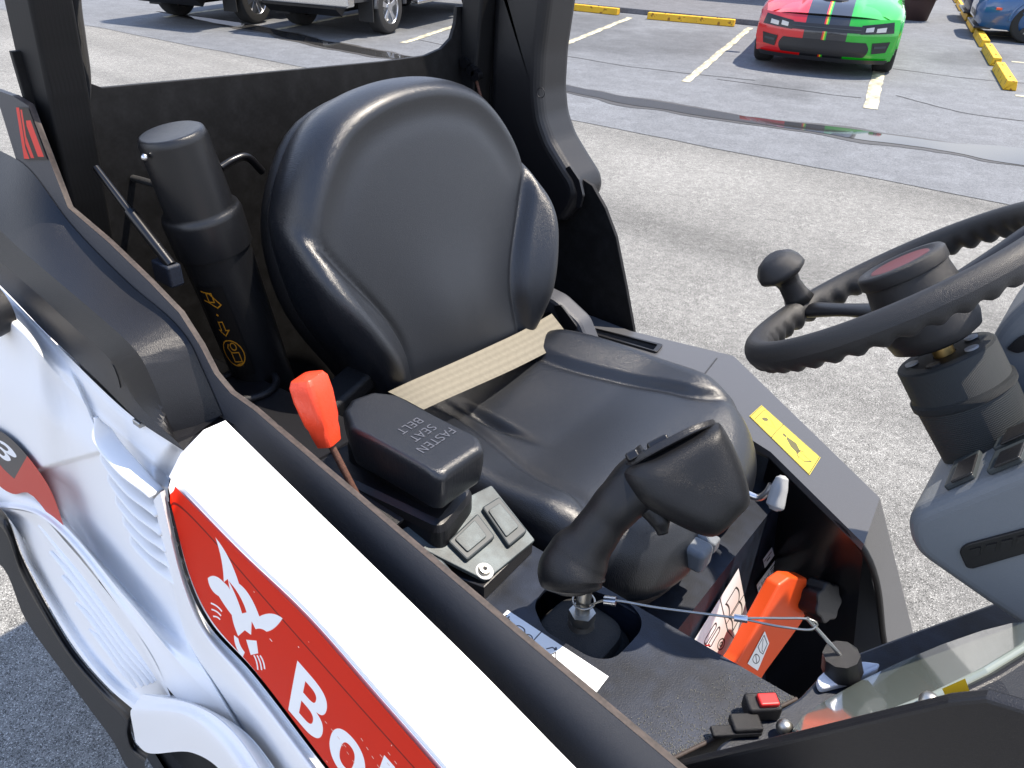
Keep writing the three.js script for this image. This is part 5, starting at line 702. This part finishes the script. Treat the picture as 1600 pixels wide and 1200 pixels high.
  // instrument panel near the front right corner
  const ip = grp('instrument_panel', LD); const Y = 1.105, q = (x, y) => XZ(P(x, y, 'y', Y)); mk('panel_base', prismXZ([[1120, 1165], [1250, 1090], [1300, 1035], [1432, 985], [1600, 925], [1800, 920], [1800, 1150], [1330, 1290], [1100, 1230]].map(p => q(...p)), Y - 0.03, Y, 0.003, 0.01), M.console, ip);
  const c0 = D(1430, 1058, 0.72), e1 = D(1612, 962, 0.76).sub(D(1252, 1152, 0.68)).multiplyScalar(0.5), rd = ray(1430, 1058).normalize(), e1n = e1.clone().normalize(); let e2 = rd.clone().projectOnPlane(e1n).normalize(); const pr = e1n.clone().cross(e2).normalize(); if (pr.dot(V(-RM[0][1], -RM[1][1], -RM[2][1])) < 0) pr.negate(); e2 = e2.multiplyScalar(0.985).addScaledVector(pr, 0.20).normalize(); const nn = e1n.clone().cross(e2).normalize(); if (nn.y < 0) nn.negate(); const e3 = nn.clone().cross(e1n);
  const ell = (a, b, t2) => { const s = new THREE.Shape(); s.absellipse(0, 0, a, b, 0, Math.PI * 2); return extrude(s, t2, Math.min(0.004, t2 * 0.4), 3); }; const a = e1.length(), bm = frameM(c0, e1n, e3, nn);
  const gg = mk('gauge_body', ell(a, a * 0.74, 0.03).translate(0, 0, -0.034).applyMatrix4(bm), M.plastic, ip); mk('gauge_lens', ell(a * 0.93, a * 0.67, 0.008).translate(0, 0, -0.006).applyMatrix4(bm), M.lensGlass, ip, 'pale domed instrument lens');
  { const kp = P(1310, 1048, 'y', Y + 0.008), kq = new THREE.Quaternion().setFromUnitVectors(up, V(-0.25, 0.95, 0.1).normalize()); mk('dial_plate', prismXZ([[1275, 1062], [1290, 1048], [1345, 1034], [1375, 1038], [1372, 1046], [1330, 1066], [1282, 1078]].map(p => XZ(P(...p, 'y', Y + 0.008))), Y + 0.001, Y + 0.010, 0.002, 0.006), std({ color: lin(0.7, 0.72, 0.78), roughness: 0.5 }), ip, 'white dial plate'); mk('dial_knob', new THREE.CylinderGeometry(0.0185, 0.021, 0.024, 10).applyQuaternion(kq).translate(kp.x, kp.y + 0.014, kp.z), M.plastic, ip); const pt = D(1261, 966, 0.80), pb = kp.clone().add(V(0, 0.02, 0)); mk('lock_pin', rod(pt, pb, 0.0022, 8), M.alloy, ip); }
  const ky = grp('key_switch', LD); const k0 = P(1180, 1118, 'y', Y + 0.01); mk('key_body', rbox(0.035, 0.02, 0.022, 0.004).rotateY(0.75).translate(...P(1190, 1104, 'y', Y + 0.01).toArray()), M.plastic, ky); mk('key_cap', rbox(0.02, 0.006, 0.014, 0.002).rotateY(0.75).translate(...P(1200, 1094, 'y', Y + 0.022).toArray()), M.red, ky); mk('key_block', rbox(0.03, 0.012, 0.02, 0.003).rotateY(0.75).translate(...P(1165, 1132, 'y', Y + 0.008).toArray()), M.plastic, ky); mk('latch_tab', rbox(0.05, 0.006, 0.012, 0.002).rotateY(0.75).translate(...P(1150, 1142, 'y', Y + 0.006).toArray()), M.plastic, ky); mk('cover_bolt', new THREE.SphereGeometry(0.0085, 16, 10).translate(...P(1226, 1137, 'y', Y + 0.012).toArray()), M.zinc, ky); mk('cover_bolt', new THREE.SphereGeometry(0.008, 16, 10).translate(...D(1452, 1096, 0.62).toArray()), M.zinc, ky);
  const zs = 0.40, sp = [[1040, 1202], [1250, 1153], [1480, 1098], [1540, 1092], [1600, 1110], [1760, 1150], [1760, 1400], [1040, 1400]].map(p => XY(P(...p, 'z', zs))); mk('front_shroud', prismXY(sp, zs - 0.012, zs, 0.003), M.plastic, ip, 'black shroud plate in front of the instruments');
  mk('yellow_sticker', quad(P(1486, 1108, 'z', zs - 0.03), P(1522, 1100, 'z', zs - 0.03), P(1508, 1060, 'z', zs - 0.03), P(1472, 1076, 'z', zs - 0.03)), std({ color: lin(0.75, 0.48, 0.02), roughness: 0.5 }), ip);
}
renderer.render(scene, camera);
